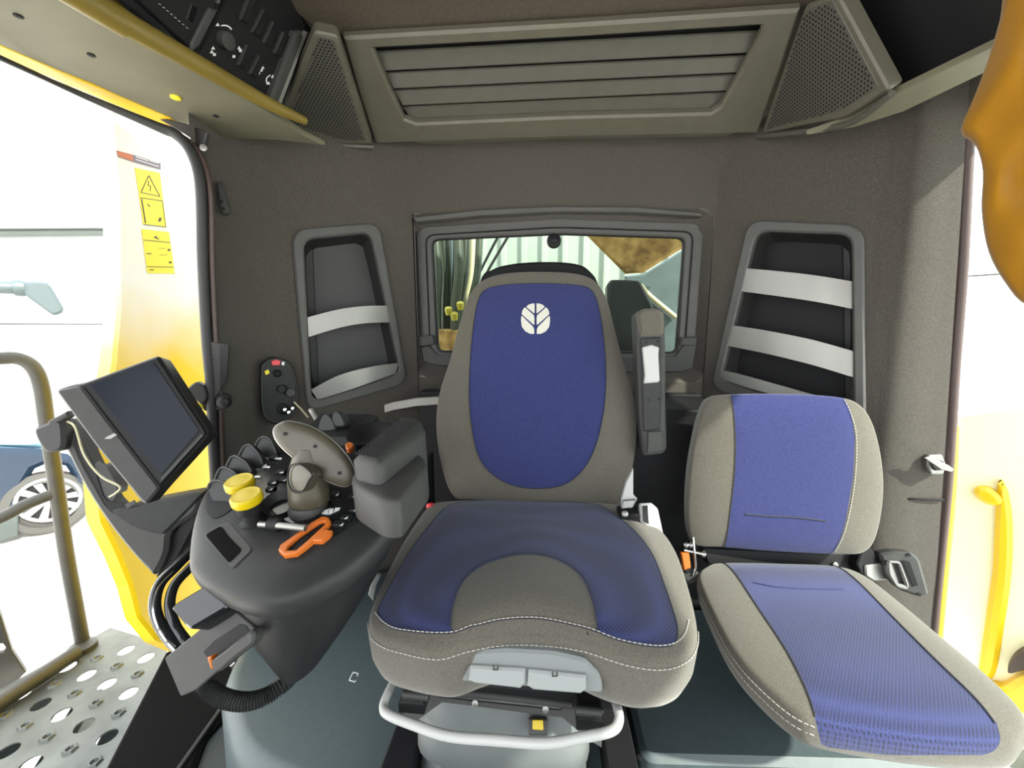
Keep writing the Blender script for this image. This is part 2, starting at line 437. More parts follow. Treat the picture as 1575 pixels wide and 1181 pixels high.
mR = wallsec('wall_right', FRn, wr, wr2, [((a[0]+b[0])/2, (a[1]+b[1])/2) for a, b in zip(rin, rout)])
def strip(m, pts):              # curved upholstery: plan points with a top and a bottom x
    top = cr([(xt, y, ZT) for xt, xb, y in pts], 6, False); bot = cr([(xb, y, ZB) for xt, xb, y in pts], 6, False)
    m.grid([bot, top])
mL2 = MB()
strip(mL2, [(-.80, -.80, 1.19), (-.825, -.835, 1.165), (-.852, -.868, 1.12), (-.862, -.885, 1.06), (-.855, -.895, 1.0), (-.838, -.905, .95)])
mL.add(mL2.v, mL2.f); wall_left = struct(obj('wall_left', mL, M['felt'], ang=50))
mR2 = MB()
strip(mR2, [(.885, .885, 1.165), (.898, .935, 1.135), (.905, .975, 1.115), (.922, 1.03, 1.103), (.945, 1.10, 1.095), (.959, 1.141, 1.09)])
mR.add(mR2.v, mR2.f); wall_right = struct(obj('wall_right', mR, M['felt'], ang=50))
# joint across the right pillar
tube('pillar_joint', [atY(1372, 762, 1.13), atY(1400, 767, 1.10), atY(1452, 769, 1.085)], .0035, M['black'], wall_right, n=6)
fil = MB()
for P0, da, db in ((wl2, (wl-wl2).normalized(), V3((1, 0, 0))), (wr, V3((-1, 0, 0)), (wr2-wr).normalized())):
    rows = []
    for z, w_ in ((1.95, .09), (1.75, .09), (1.66, .05), (1.605, .004)):
        A, B = P0+da*w_, P0+db*w_; rows.append([A*(1-t)**2+P0*2*t*(1-t)+B*t*t+V3((0, -.0008, z)) for t in [k/8 for k in range(9)]])
    fil.grid(rows)
obj('corner_cover', fil, M['felt'], wall_back, ang=80)
# dark reveal sloping in to the window, then the window itself
W2 = Fr((0, 1.475, 0), (0, -1, 0))
fo = [(640, 350), (700, 344), (860, 336), (1000, 337), (1083, 344), (1076, 460), (1066, 566), (860, 566), (650, 556), (645, 450)]
fi = [(664, 368), (760, 362), (860, 359), (960, 360), (1054, 366), (1048, 450), (1040, 541), (860, 546), (674, 541), (668, 450)]
rv = MB()
def byang(l, c, n=80):          # resample a star-shaped loop at equal angles
    out = []
    for k in range(n):
        a = 2*math.pi*k/n; dx, dy = math.cos(a), math.sin(a); best = 0
        for i in range(len(l)):
            ax, ay = l[i][0]-c[0], l[i][1]-c[1]; bx, by = l[(i+1) % len(l)][0]-c[0], l[(i+1) % len(l)][1]-c[1]
            ex, ey = bx-ax, by-ay; den = dx*ey-dy*ex
            if abs(den) < 1e-12: continue
            t = (ax*ey-ay*ex)/den; q = (ax*dy-ay*dx)/den
            if t > 0 and -1e-6 <= q <= 1+1e-6: best = max(best, t)
        out.append((c[0]+dx*best, c[1]+dy*best))
    return out
foU = rc(W2.tr([(638, 350), (860, 336), (1085, 344), (1068, 570), (650, 560)]), .05)
cw = ((foU[0][0]+foU[len(foU)//2][0])/2, 1.18)
cw = (.045, 1.2)
rv.grid([[FW.p(*q, .001) for q in byang(opn, cw)], [W2.p(cw[0]+(q[0]-cw[0])*.965, cw[1]+(q[1]-cw[1])*.965, -.022) for q in byang(foU, cw)]], cu=True)
win = struct(slab('window_1', W2, [(640, 349), (700, 343), (860, 335), (1000, 337), (1083, 344), (1076, 460), (1067, 567), (860, 568), (650, 558), (645, 450)][0:0] or [(638, 348), (860, 334), (1085, 342), (1068, 568), (650, 558)],
     .03, M['frame'], r=.055, bev=.006, holes=[[(664, 368), (860, 359), (1054, 365), (1041, 543), (673, 541)]], hr=.025))
obj('reveal', rv, M['felt'], win)
gk = [W2.p(*q, .004) for q in rc(W2.tr([(655, 362), (860, 350), (1066, 357), (1052, 552), (662, 547)]), .035)]
tube('gasket', gk, .0025, M['black'], win, sm=0, closed=True, n=6)
gk = [W2.p(*q, -.004) for q in rc(W2.tr([(665, 369), (860, 360), (1053, 366), (1040, 542), (674, 540)]), .025)]
tube('glazing_seal', gk, .003, M['black'], win, sm=0, closed=True, n=6)
slab('pane', W2, [(655, 362), (1062, 355), (1048, 550), (665, 548)], .004, M['glass'], win, h=-.018, bev=0)
slab('top_rail', W2, [(634, 334), (740, 322), (860, 317), (980, 318), (1079, 327), (1080, 332), (980, 326), (860, 325), (740, 331), (640, 341)], .04, M['frame'], win, h=.055, bev=.003)
slab('lower_rail', W2, [(646, 534), (660, 532), (672, 545), (860, 551), (1040, 547), (1052, 530), (1072, 530), (1066, 566), (1050, 572), (860, 573), (670, 562), (652, 556)], .02, M['mid'], win, h=.012)
for q in ([(641, 517), (666, 515), (668, 530), (643, 533)], [(1048, 519), (1073, 518), (1072, 532), (1047, 531)]):
    slab('hinge_cover', W2, q, .02, M['mid'], win, h=.018)
O = W2.at(852, 371, -.01)
lk = lathe('latch', O, (0, -1, 0), [(.026, 0), (.026, .008), (.022, .014), (.012, .016), (.012, .03), (.006, .032)], M['black'], win)
# silver ledge bar and the dark lower shelf behind the seats
for n, px in (('trim_2', [(546, 640), (575, 627), (605, 618), (640, 612), (690, 609), (690, 621), (640, 625), (605, 631), (575, 640), (558, 646)]),
              ('trim_3', [(1015, 612), (1050, 617), (1090, 624), (1090, 637), (1050, 631), (1015, 627)])):
    F = Fr((0, 1.36, 0), (0, -1, 0)); struct(slab(n, F, px, .012, M['silver'], bev=.002))
struct(box('trim_4', (.05, 1.405, .43), (1.0, .05, .86), M['black']))
F = Fr((0, 1.33, 0), (0, -1, 0))
struct(slab('trim_5', F, [(1010, 652), (1075, 655), (1070, 672), (1010, 672)], .03, M['frame']))
# black cheek behind the passenger seat
struct(box('trim_6', (.42, 1.27, .45), (.36, .2, .8), M['black']))

# niches: frame, tub and silver bars
def niche(n, F, out, inn, bars, back, mb, lab):
    t = thing('storage_niche', F.at(*[sum(q[i] for q in out)/len(out) for i in (0, 1)]), lab, 'storage niche', 'storage niches in the back wall')
    slab('frame', F, out, .03, M['frame'], t, h=.012, bev=.005, r=.05, holes=[inn], hr=.035)
    lo = rc(F.tr(inn), .035); c = (sum(q[0] for q in lo)/len(lo), sum(q[1] for q in lo)/len(lo))
    m = MB(); A = byang(lo, c, 60); m.grid([[F.p(c[0]+(q[0]-c[0])*1.05, c[1]+(q[1]-c[1])*1.04, -.012) for q in A], [F.p(c[0]+(q[0]-c[0])*.9, c[1]+(q[1]-c[1])*.93, -.10) for q in A]], cu=True)
    m.cap(m.v[60:120]); obj('tub', m, M['recess'], t)
    slab('back_plate', F, back, .004, mb, t, h=-.095, bev=.001, r=.02)
    for b in bars:
        top = F.tr(b[0]); bot = F.tr(b[1]); m = MB(); T = cr(top, 6, False); B = cr(bot, 6, False); N = len(T)
        bow = lambda i: .004+.02*math.sin(math.pi*i/(N-1))
        fr = [F.p(q.x, q.y, bow(i)) for i, q in enumerate(T)]; fb = [F.p(q.x, q.y, bow(i)) for i, q in enumerate(B)]
        m.grid([fr, fb, [q-F.N*.006 for q in fb], [q-F.N*.006 for q in fr]], cv=True)
        m.cap([fr[0], fb[0], fb[0]-F.N*.006, fr[0]-F.N*.006]); m.cap([fr[-1], fb[-1], fb[-1]-F.N*.006, fr[-1]-F.N*.006])
        obj('bar', m, M['silver'], t)
    return t
niche(1, FLn, lout, lin, [([(469, 489), (520, 476), (560, 471), (598, 470)], [(472, 519), (520, 504), (560, 497), (601, 496)]),
     ([(478, 599), (520, 576), (570, 563), (613, 558)], [(488, 614), (530, 600), (570, 586), (608, 574)])],
     [(481, 380), (556, 370), (595, 520), (604, 560), (490, 595)], M['rearpl'], 'grey framed wall niche with two silver bars, left of rear window')
niche(2, FRn, rout, rin, [([(1137, 412), (1200, 418), (1260, 425), (1311, 433)], [(1132, 447), (1200, 456), (1260, 465), (1311, 475)]),
     ([(1118, 499), (1180, 508), (1250, 522), (1313, 540)], [(1111, 530), (1180, 543), (1250, 560), (1313, 580)]),
     ([(1106, 568), (1150, 577), (1200, 591), (1270, 612)], [(1112, 583), (1150, 594), (1200, 608), (1270, 630)])],
     [(1160, 372), (1296, 372), (1300, 640), (1120, 575)], M['black'], 'grey framed dark niche with three silver bars, behind passenger seat')

# ------------------------------------------------------------------ roof
CE = Fr((0, 0, 1.93), (0, 0, -1), (0, 1, 0))
struct(box('ceiling', (0.05, .30, 2.0), (2.08, 2.5, .06), M['head']))
# headliner fascia in front of the louvre panel
LP = quadfr(atY(577, 222, 1.38), atY(1165, 207, 1.36), atY(880, 36, 1.06))
hl = MB(); hl.slab(LP, LP.tr([(395, -60), (1330, -60), (1250, 6), (1232, 14), (527, 56), (490, 48), (455, 20)], -.02), .03, -.02, .004)
struct(obj('trim_7', hl, M['head']))
lt = MB(); lt.slab(LP, LP.tr([(300, 216), (430, 215), (560, 228), (860, 214), (1170, 209), (1300, 196), (1490, 172), (1490, 150), (1330, 100), (1250, 2), (520, 50), (430, 190), (300, 196)], -.045), .02, -.045, 0)
struct(obj('trim_8', lt, M['panel']))
lv = thing('louvre_panel', LP.at(870, 130), 'wide grey overhead panel with four louvre slats above rear wall', 'vent panel')
slab('surround', LP, [(527, 58), (880, 38), (1231, 15), (1200, 110), (1166, 206), (860, 212), (577, 222), (550, 140)], .02, M['panel'], lv, h=.012, bev=.006,
     holes=[[(573, 76), (870, 60), (1170, 41), (1171, 50), (1140, 110), (1108, 166), (1094, 175), (860, 181), (640, 191), (622, 184), (598, 135)]])
slab('back_plate', LP, [(560, 66), (1180, 30), (1105, 185), (620, 198)], .004, M['black'], lv, h=-.034)
sl = [((578, 83, 1172, 51), (592, 111, 1157, 84)), ((594, 113, 1155, 87), (606, 138, 1141, 113)), ((607, 140, 1139, 116), (620, 164, 1124, 142)), ((621, 167, 1122, 145), (638, 189, 1098, 173))]
sl = [((574, 80, 1174, 47), (590, 110, 1158, 82)), ((590, 112, 1158, 85), (605, 137, 1144, 112)), ((604, 139, 1144, 114), (619, 163, 1129, 140)), ((618, 165, 1130, 142), (636, 190, 1100, 174))]
for (a, b) in sl:
    p = [LP.at(a[0], a[1], -.020), LP.at(a[2], a[3], -.020), LP.at(b[2], b[3], -.008), LP.at(b[0], b[1], -.008)]
    Q = quadfr(p[0], p[1], p[2]); m = MB(); m.slab(Q, [((q-Q.O).dot(Q.U), (q-Q.O).dot(Q.V)) for q in p], .006, 0, .003)
    obj('slat', m, M['slat'], lv)
def speaker(px, hole, lab, O1, lip):
    F = quadfr(*O1); t = thing('speaker_grille', F.at(*[sum(q[i] for q in px)/len(px) for i in (0, 1)]), lab, 'speaker', 'speakers in the roof corners')
    slab('mesh_plate', F, px, .03, M['panel'], t, bev=.004, r=.01)
    l = F.tr(hole); m = MB(); us = [q[0] for q in l]; vs = [q[1] for q in l]; st = .0092
    slab('mesh_field', F, hole, .003, M['slat'], t, h=.0015, bev=.001, r=.006)
    ins = lambda u, v: all((l[(i+1) % len(l)][0]-l[i][0])*(v-l[i][1])-(l[(i+1) % len(l)][1]-l[i][1])*(u-l[i][0]) > .0035*math.hypot(l[(i+1) % len(l)][0]-l[i][0], l[(i+1) % len(l)][1]-l[i][1]) for i in range(len(l)))
    l = ccw(l); j = 0; v = min(vs)
    while v < max(vs):
        u = min(us)+(st/2 if j % 2 else 0)
        while u < max(us):
            if ins(u, v): m.add([F.p(u+.0029*math.cos(a), v+.0029*math.sin(a), .0021) for a in [math.pi*k/3 for k in range(6)]], [tuple(range(6))])
            u += st
        v += st*.87; j += 1
    o = obj('perforation', m, M['black'], t); o['kind'] = 'stuff'
    tube('lower_lip', [F.at(*q, -.004) for q in lip], .008, M['slat'], t, n=8); return t
speaker([(484, 48), (519, 55), (573, 222), (500, 222), (425, 190)], [(490, 54), (513, 60), (562, 217), (520, 214), (440, 188)],
        'perforated triangular speaker cover at left end of the louvre panel', (atY(484, 48, 1.0), atY(520, 56, 1.02), atY(565, 222, 1.32)), [(425, 192), (450, 206), (500, 221), (575, 226)])
speaker([(1238, 8), (1290, -6), (1368, 138), (1300, 182), (1170, 207)], [(1240, 16), (1280, 0), (1352, 134), (1290, 172), (1178, 200)],
        'perforated triangular speaker cover at right end of the louvre panel', (atY(1236, 12, 1.05), atY(1285, 0, .98), atY(1172, 207, 1.33)), [(1168, 210), (1240, 202), (1310, 188), (1372, 144)])
# left roof rail (beige), its lip tinted with reflected yellow, the yellow door header and the black console
RZ = Fr((0, 0, 1.6), (0, 0, -1), (0, 1, 0))
ra, rb_ = [V3((*RZ.uv(*q), 0)) for q in ((0, 75), (125, -4))]; rd = V3((*RZ.uv(-420, -90), 0))-ra; rd.normalize()
rext = [tuple((rb_+rd*1.3).xy), tuple((ra+rd*1.3).xy)]
rl = MB(); rl.slab(RZ, [(-q[0], q[1]) if 0 else q for q in RZ.tr([(0, 75), (140, 128), (300, 202), (318, 212), (430, 216), (500, 224), (468, 208), (426, 180), (270, 84), (125, -4)])+rext], .012, 0, .003)
rail = struct(obj('trim_9', rl, M['rail']))
for q in ((28, 24), (140, 84), (332, 178)):
    lathe('screw', RZ.at(*q), (0, 0, -1), [(.006, -.002), (.006, .002), (.003, .003)], M['black'], rail, n=10)
lathe('button', RZ.at(270, 149), (0, 0, -1), [(.010, -.002), (.010, .003), (.006, .005)], M['sticky'], rail, n=14)
LZ = Fr((0, 0, 1.615), (0, 0, -1), (0, 1, 0))
lp0 = RZ.at(145, 8, .01); tube('lip', [lp0+(RZ.at(60, -44, .01)-lp0).normalized()*1.2, RZ.at(60, -44, .01), RZ.at(145, 8, .01), RZ.at(275, 82, .01), RZ.at(415, 160, .01), RZ.at(470, 186, .01)], lambda t: .022*(1-.6*t*t), M['lip'], rail, n=12)
HD = Fr((0, 0, 1.5985), (0, 0, -1), (0, 1, 0))
struct(slab('trim_10', HD, [(-420, -78), (0, 70), (100, 113), (262, 181), (276, 192), (262, 196), (100, 130), (0, 86), (-420, -62)], .34, M['yel'], bev=.002))
# black rubber door seal
sealp = [atY(-300, -40, .42), atY(-150, 23, .56), atY(0, 89, .70), atY(120, 143, .83), atY(240, 194, .925)]+[atY(272, 208, .945), atY(296, 238, .95), atY(309, 290, .95), atY(312, 400, .95), atY(318, 520, .95), atY(325, 600, .95), atY(328, 680, .95), atY(333, 770, .95), atY(340, 900, .95)]
sealp.insert(0, sealp[0]+(sealp[0]-sealp[1]).normalized()*.9)
seal = tube('trim_11', sealp, lambda t: .005+.007*min(1, max(0, (t-.26)/.12)), M['rub'], n=10); struct(seal)
tube('inner_seal', [q+V3((.014, .012, -.006)) for q in sealp[5:]], .007, M['brown'], seal, n=8)
slab('seal_corner', Fr((0, .97, 0), (0, -1, 0)), [(232, 176), (285, 190), (318, 203), (313, 226), (302, 226), (292, 212), (270, 198)], .01, M['rub'], seal, bev=.002)
lathe('screw', atY(314, 228, .94), (.3, -1, 0), [(.008, 0), (.008, .004), (.003, .005)], M['steel'], seal, n=10)

OC = quadfr(atZ(185, 0, 1.66), atZ(412, 186, 1.62), atZ(480, 45, 1.86))
oc = thing('overhead_console', OC.at(350, 80), 'black overhead switch console with knobs and rocker switches, top left', 'control console')
slab('body', OC, [(60, -90), (170, -8), (413, 188), (426, 190), (482, 46), (455, 10), (430, -90)], .05, M['gloss'], oc, bev=.006)
slab('switch_plate', OC, [(305, 92), (345, 0), (440, -30), (470, 40), (452, 90), (412, 168)], .004, M['black'], oc, h=.004)
slab('radio', OC, [(190, -20), (300, -40), (334, 8), (294, 76)], .012, M['black'], oc, h=.010)
for q in ([(323, 12), (336, 16), (308, 72), (296, 80), (294, 68)], [(335, -20), (346, -20), (340, 8), (336, 6)]):
    slab('divider', OC, q, .02, M['mid'], oc, h=.016, bev=.003)
slab('grip', OC, [(455, 50), (466, 48), (468, 58), (430, 160), (418, 168), (414, 160)], .03, M['mid'], oc, h=.022, bev=.006)
slab('edge_trim', OC, [(470, 48), (474, 50), (428, 174), (423, 172)], .02, M['silver'], oc, h=.012, bev=.001)
for a, b in (((388, -12), (372, 30)), ((407, 16), (390, 50)), ((422, 34), (408, 66)), ((438, 50), (424, 82)), ((382, 70), (368, 100)), ((400, 86), (386, 114)), ((296, 6), (288, 30))):
    d = 7; F = OC; slab('rocker_switch', OC, [a, (a[0]+9, a[1]+7), (b[0]+9, b[1]+7), b], .008, M['gloss'], oc, h=.010, bev=.001)
    slab('switch_edge', OC, [(a[0]-2, a[1]), a, b, (b[0]-2, b[1])], .010, M['mid'], oc, h=.011, bev=.0)
for x, y in ((342, 60),):
    k = lathe('knob', OC.at(x, y), OC.N, [(.017, .002), (.016, .018), (.008, .020)], M['mid'], oc, n=18)
mk = MB()
def mark(m, F, x, y, pts, h): m.slab(F, F.tr([(x+a, y+b) for a, b in pts], h), .0008, h, 0)
arc = lambda r, a0, a1, w_: [(r*math.cos(R(a0+(a1-a0)*k/6)), r*math.sin(R(a0+(a1-a0)*k/6))) for k in range(7)]+[((r-w_)*math.cos(R(a1-(a1-a0)*k/6)), (r-w_)*math.sin(R(a1-(a1-a0)*k/6))) for k in range(7)]
tri = [(-3, 2), (0, -3), (3, 2)]; sq = [(-2, -2), (2, -2), (2, 2), (-2, 2)]
mark(mk, OC, 345, 52, arc(14, -110, -30, 2), .006); mark(mk, OC, 335, 38, tri, .006)
for x, y in ((328, 74), (330, 84), (326, 80), (360, 87), (370, 78), (368, 74), (442, 72), (436, 80), (404, 104), (398, 112), (402, 108), (420, 118), (413, 128)): mark(mk, OC, x, y, random.choice([tri, sq]), .006)
mark(mk, OC, 438, 76, arc(9, 150, 260, 1.4), .006); mark(mk, OC, 418, 124, arc(9, 150, 260, 1.4), .006)
for k in range(8): mark(mk, OC, 246+k*6, 6+k*5.2, [(-1.6, -.8), (1.6, .9), (1.6, 1.7), (-1.6, 0)], .011)
obj('icons', mk, M['inkl'], oc)['kind'] = 'stuff'
# right: black roof locker door, beige rail
RC = quadfr(atZ(1290, -6, 1.86), atZ(1372, 138, 1.64), atZ(1540, 60, 1.62))
rk = thing('roof_locker', RC.at(1440, 50), 'plain black overhead locker door in the top right roof corner', 'locker')
slab('door', RC, [(1293, -60), (1374, 136), (1384, 138), (1600, 30), (1760, -60), (1700, -180)], .04, M['black'], rk, h=.006, bev=.006)
tube('edge_trim', [RC.at(1288, -40, .004), RC.at(1330, 60, .004), RC.at(1366, 132, .004), RC.at(1378, 140, .004), RC.at(1450, 104, .004), RC.at(1540, 58, .004), RC.at(1640, 4, .004)], .0045, M['lip'], rk, n=8)
RR = Fr((0, 0, 1.585), (0, 0, -1), (0, 1, 0))
struct(polyslab('trim_12', RR, RR.tr([(1240, 208), (1310, 197), (1390, 172), (1530, 105)])+[(-.92, .6), (-1.0, -.5), (-.82, -.5), (-.775, .65)]+RR.tr([(1530, 70), (1380, 142), (1310, 184)]), .012, M['rail'], bev=.003))
# cab shell that stays out of frame: roof skin, front roof edge, front pillars
struct(box('trim_13', (.0, -.86, 1.86), (2.2, .12, .3), M['panel']))
struct(box('trim_14', (1.07, -.62, .85), (.10, .14, 2.0), M['black']))
struct(box('trim_15', (-1.1, -.72, .85), (.10, .12, 2.0), M['black']))
struct(box('trim_16', (1.05, .30, 1.75), (.07, 2.4, .34), M['panel']))  # unseen right roof edge, height set to limit sun on the seats
struct(box('wall_front', (0, -.92, .25), (2.2, .05, .6), M['plas']))
# right side: door edge seal, yellow frame, glass
F = Fr((1.05, .93, 0), (-.25, -1, 0))
sl = tube('trim_18', [atY(1493, 170, 1.095), atY(1488, 260, 1.095), atY(1480, 420, 1.095), atY(1469, 560, 1.095), atY(1463, 660, 1.095), atY(1456, 760, 1.095), atY(1439, 930, 1.095), atY(1426, 1080, 1.095)], .011, M['brown'], n=10)
struct(sl)
yf = tube('trim_19', [atY(1466, 655, 1.135), atY(1462, 760, 1.135), atY(1449, 900, 1.135), atY(1432, 1080, 1.135)], .012, M['yel'], n=10); struct(yf)
gl = MB(); g1 = [V3((1.15, 1.07, 0)), V3((1.15, -.55, 0)), V3((1.05, -.55, 1.66)), V3((1.01, 1.07, 1.66))]
gl.add(g1, [(0, 1, 2, 3)]); gl.add([q+V3((.006, 0, 0)) for q in g1], [(3, 2, 1, 0)])
struct(obj('window_2', gl, M['sglass']))
struct(box('wall_right_lower', (1.13, .16, -.05), (.05, 1.6, .10), M['plas'])).name = 'wall_side'

# ------------------------------------------------------------------ seat platforms
PZ = Fr((0, 0, .2), (0, 0, 1), (0, 1, 0))
pts = rc([(-.50, 1.36), (-.80, 1.12), (-.85, .93), (-.80, .80), (-.64, .655), (-.50, .61), (.20, .60), (.20, 1.36)], .10)
m = MB(); bands = [(0, .20), (.012, .197), (.03, .185), (.04, .16), (.045, .0)]
m.grid([[PZ.p(q[0], q[1], h-.2) for q in inset(ccw(pts), .03-o)] for o, h in bands], cu=True)
m.cap([PZ.p(q[0], q[1], 0) for q in inset(ccw(pts), .03)])
pf = obj('seat_platform', m, M['podium'], ang=60); tag(pf, 'teal-grey moulded floor platform with rounded corner under the driver seat', 'platform')
m = MB()
m.slab(Fr((0, 0, .215), (0, 0, 1)), rc([(.215, 1.16), (.215, .70), (.85, .735), (.85, 1.10), (.80, 1.16)], .03), .215, 0, .012)
pb = obj('storage_box', m, M['podium']); tag(pb, 'teal-grey box base under the passenger seat', 'box')
lathe('rivet', PZ.at(984, 1166, .016), (0, 0, 1), [(.006, 0), (.006, .002), (.002, .003)], M['black'], pb, n=10)

# ------------------------------------------------------------------ driver seat
ds = thing('driver_seat', (-.02, .78, .2), 'driver seat in grey fabric with blue centre and white leaf emblem on backrest', 'seat')
for x0, x1 in ((-.30, -.24), (.13, .19)):
    box('slide_rail', ((x0+x1)/2, .80, .235), (x1-x0, .46, .07), M['black'], ds)
# rubber boot of the suspension
def rr(cx, cy, hx, hy, z, r=.07, n=6):
    return [V3((q[0], q[1], z)) for q in rc([(cx-hx, cy-hy), (cx+hx, cy-hy), (cx+hx, cy+hy), (cx-hx, cy+hy)], r, n)]
BX = -.072
m = MB(); m.loft([rr(BX, .79, .165, .18, .20), rr(BX, .79, .17, .185, .22), rr(BX, .79, .162, .175, .25), rr(BX, .79, .158, .172, .256), rr(BX, .79, .172, .187, .285), rr(BX, .79, .170, .185, .318), rr(BX, .79, .158, .174, .336), rr(BX, .79, .156, .172, .342), rr(BX, .79, .158, .172, .352), rr(BX, .79, .145, .155, .385), rr(BX, .80, .12, .13, .43)])
obj('suspension_boot', m, M['boot'], ds, ang=55)
box('seat_frame', (-.04, .80, .452), (.36, .40, .03), M['black'], ds)
F = quadfr(atY(640, 1072, .60), atY(930, 1092, .60), atY(780, 1120, .585))
slab('front_bracket', F, [(615, 1072), (660, 1066), (675, 1072), (860, 1092), (872, 1086), (928, 1092), (925, 1150), (908, 1140), (865, 1104), (680, 1080), (636, 1112), (620, 1104)], .004, M['mid'], ds, bev=.001)
for q in ((731, 1081), (839, 1090)): lathe('bolt', F.at(*q), F.N, [(.006, 0), (.006, .003), (.003, .004)], M['steel'], ds, n=8)
tube('pivot_rod', [atY(660, 1062, .60), atY(760, 1070, .60), atY(880, 1084, .60)], .006, M['mid'], ds, sm=0)
for q in ((640, 1067), (905, 1092)):
    box('rail_end', atY(*q, .575), (.044, .05, .022), M['black'], ds); 
    tube('rail_roller', [atY(q[0]-20, q[1]+0, .55), atY(q[0]+20, q[1]+4, .55)], .007, M['rub'], ds, sm=0)
tube('release_bar', [atY(608, 1044, .60), atY(597, 1066, .57), atY(590, 1086, .55), atY(598, 1099, .535), atY(640, 1116, .52), atY(690, 1132, .51), atY(760, 1138, .505), atY(840, 1143, .505), atY(895, 1134, .515), atY(940, 1124, .53), atY(952, 1108, .545), atY(950, 1090, .565), atY(944, 1072, .60)], .0075, M['white'], ds, n=12, sm=5)
F = quadfr(atY(815, 1105, .62), atY(845, 1105, .62), atY(828, 1130, .605))
bt = slab('button_housing', F, [(812, 1104), (842, 1105), (842, 1132), (812, 1132)], .02, M['mid'], ds, h=.012, r=.004)
slab('button', F, [(819, 1107), (835, 1107), (836, 1123), (819, 1122)], .006, M['yelk'], bt, h=.017, r=.002, bev=.001)

slab('height_lever', Fr(atY(574, 905, .70), (.3, -1, .3)), [(566, 915), (570, 900), (580, 884), (586, 884), (578, 903), (574, 925)], .012, M['lever'], ds, bev=.002)
m = MB(); FD = Fr((0, 0, .2), (0, 0, 1))
for q in (((537, 1046), (543, 1034)), ((543, 1034), (551, 1036)), ((551, 1036), (549, 1040)), ((537, 1046), (546, 1049)), ((546, 1049), (547, 1046))):
    l = [FD.uv(*x) for x in q]; dx, dy = l[1][0]-l[0][0], l[1][1]-l[0][1]; k = .0012/math.hypot(dx, dy); nx, ny = -dy*k, dx*k
    m.slab(FD, [(l[0][0]+nx, l[0][1]+ny), (l[1][0]+nx, l[1][1]+ny), (l[1][0]-nx, l[1][1]-ny), (l[0][0]-nx, l[0][1]-ny)], .0006, .0006, 0)
obj('mould_mark', m, M['inkl'], pf)['kind'] = 'stuff'
# cushion
FC = Fr((0, .82, .606), (0, .025, 1), (0, 1, 0))
co_ = cr2(FC.tr([(690, 771), (662, 778), (640, 806), (614, 850), (590, 900), (576, 935), (577, 962), (592, 977), (620, 987), (680, 997), (725, 985), (775, 975), (830, 974), (890, 983), (950, 1003), (1000, 1012), (1035, 1007), (1058, 990), (1065, 960), (1055, 905), (1038, 850), (1015, 815), (985, 796), (950, 776), (900, 770), (800, 768)]), 5)
cc = FC.uv(822, 900)
seatbump = lambda u, v: .012*math.exp(-((u+.01)/.10)**2)*(1 if v < 0 else math.exp(-(v/.12)**2))-.012*math.exp(-((v-.08)/.16)**2)*math.exp(-((u+.01)/.16)**2)
CU = Cush(FC, co_, .022, 5, ((.004, -.003), (.008, -.012), (.009, -.03), (.006, -.06), (-.004, -.085), (-.02, -.098)), seatbump, cc)
bl = cr2(FC.tr([(706, 775), (660, 815), (622, 868), (588, 926), (581, 948), (594, 965), (620, 976), (690, 984), (730, 975), (775, 966), (830, 965), (890, 975), (950, 994), (1000, 1001), (1034, 996), (1042, 975), (1034, 945), (1020, 905), (1003, 862), (975, 825), (935, 790), (905, 777), (800, 773)]), 4)
hn = cr2(FC.tr([(695, 981), (698, 950), (712, 915), (740, 890), (780, 877), (822, 875), (862, 885), (892, 907), (908, 940), (916, 986), (890, 977), (830, 967), (775, 968), (730, 977)]), 4)
ms = CU.split([bl, hn]); cu = obj('cushion', ms[0], M['gfab'], ds, ang=70); obj('blue_panel', ms[1], M['bluem'], cu, ang=70); obj('front_panel', ms[2], M['gfab'], cu, ang=70)
tube('seam', [CU.surf(*q, .0002) for q in bl], .001, M['seam'], cu, n=5, sm=0, closed=True)
st1 = [FC.uv(*q) for q in [(577, 945), (592, 964), (620, 976), (690, 984), (730, 975), (775, 966), (830, 965), (890, 975), (950, 994), (1000, 1001), (1035, 996), (1053, 980), (1060, 955)]]
st1 = [(q.x, q.y) for q in cr(st1, 8, False)]
stitches('stitching', CU.line(st1, .0028), cu, M['stitch'])
low = [FC.p(u+d[0]*.0098, v+d[1]*.0098, -.013) for (u, v), d in [((CU.rad(*q)[1]), (lambda D: (D[0]/(math.hypot(*D)), D[1]/(math.hypot(*D))))(CU.rad(*q)[2])) for q in st1]]
stitches('stitching', low, cu, M['stitch'])
hs = [FC.uv(*q) for q in [(694, 978), (697, 950), (711, 914), (739, 889), (780, 876), (822, 874), (863, 884), (894, 906), (910, 940), (918, 983)]]
tube('seam', CU.line([(q.x, q.y) for q in cr(hs, 6, False)], .0022), .0009, M['seam'], cu, n=5, sm=0)
# front plate with two levers
FP = quadfr(atY(710, 1010, .536), atY(905, 1030, .536), atY(800, 1060, .528))
fp = slab('front_plate', FP, [(696, 1050), (696, 1030), (704, 1012), (720, 1003), (780, 999), (850, 1003), (900, 1014), (922, 1036), (927, 1052), (927, 1068), (905, 1066), (720, 1050)], .02, M['plate'], ds, h=.006, r=.006, bev=.004)
for q in ([(723, 1025), (808, 1030), (808, 1052), (800, 1060), (730, 1052), (720, 1048)], [(813, 1031), (901, 1040), (902, 1062), (893, 1068), (820, 1062), (811, 1056)]):
    l = slab('lever', FP, q, .014, M['lever'], fp, h=.014, bev=.003)
m = MB()
for x, y in ((762, 1026), (853, 1036)):
    for pts in ([(-4, -3), (-2, -3), (-2, 4), (-4, 4)], [(-4, 3), (4, 3), (4, 5), (-4, 5)], [(3, -2), (5, -2), (5, 4), (3, 4)]): mark(m, FP, x, y, pts, .0146)
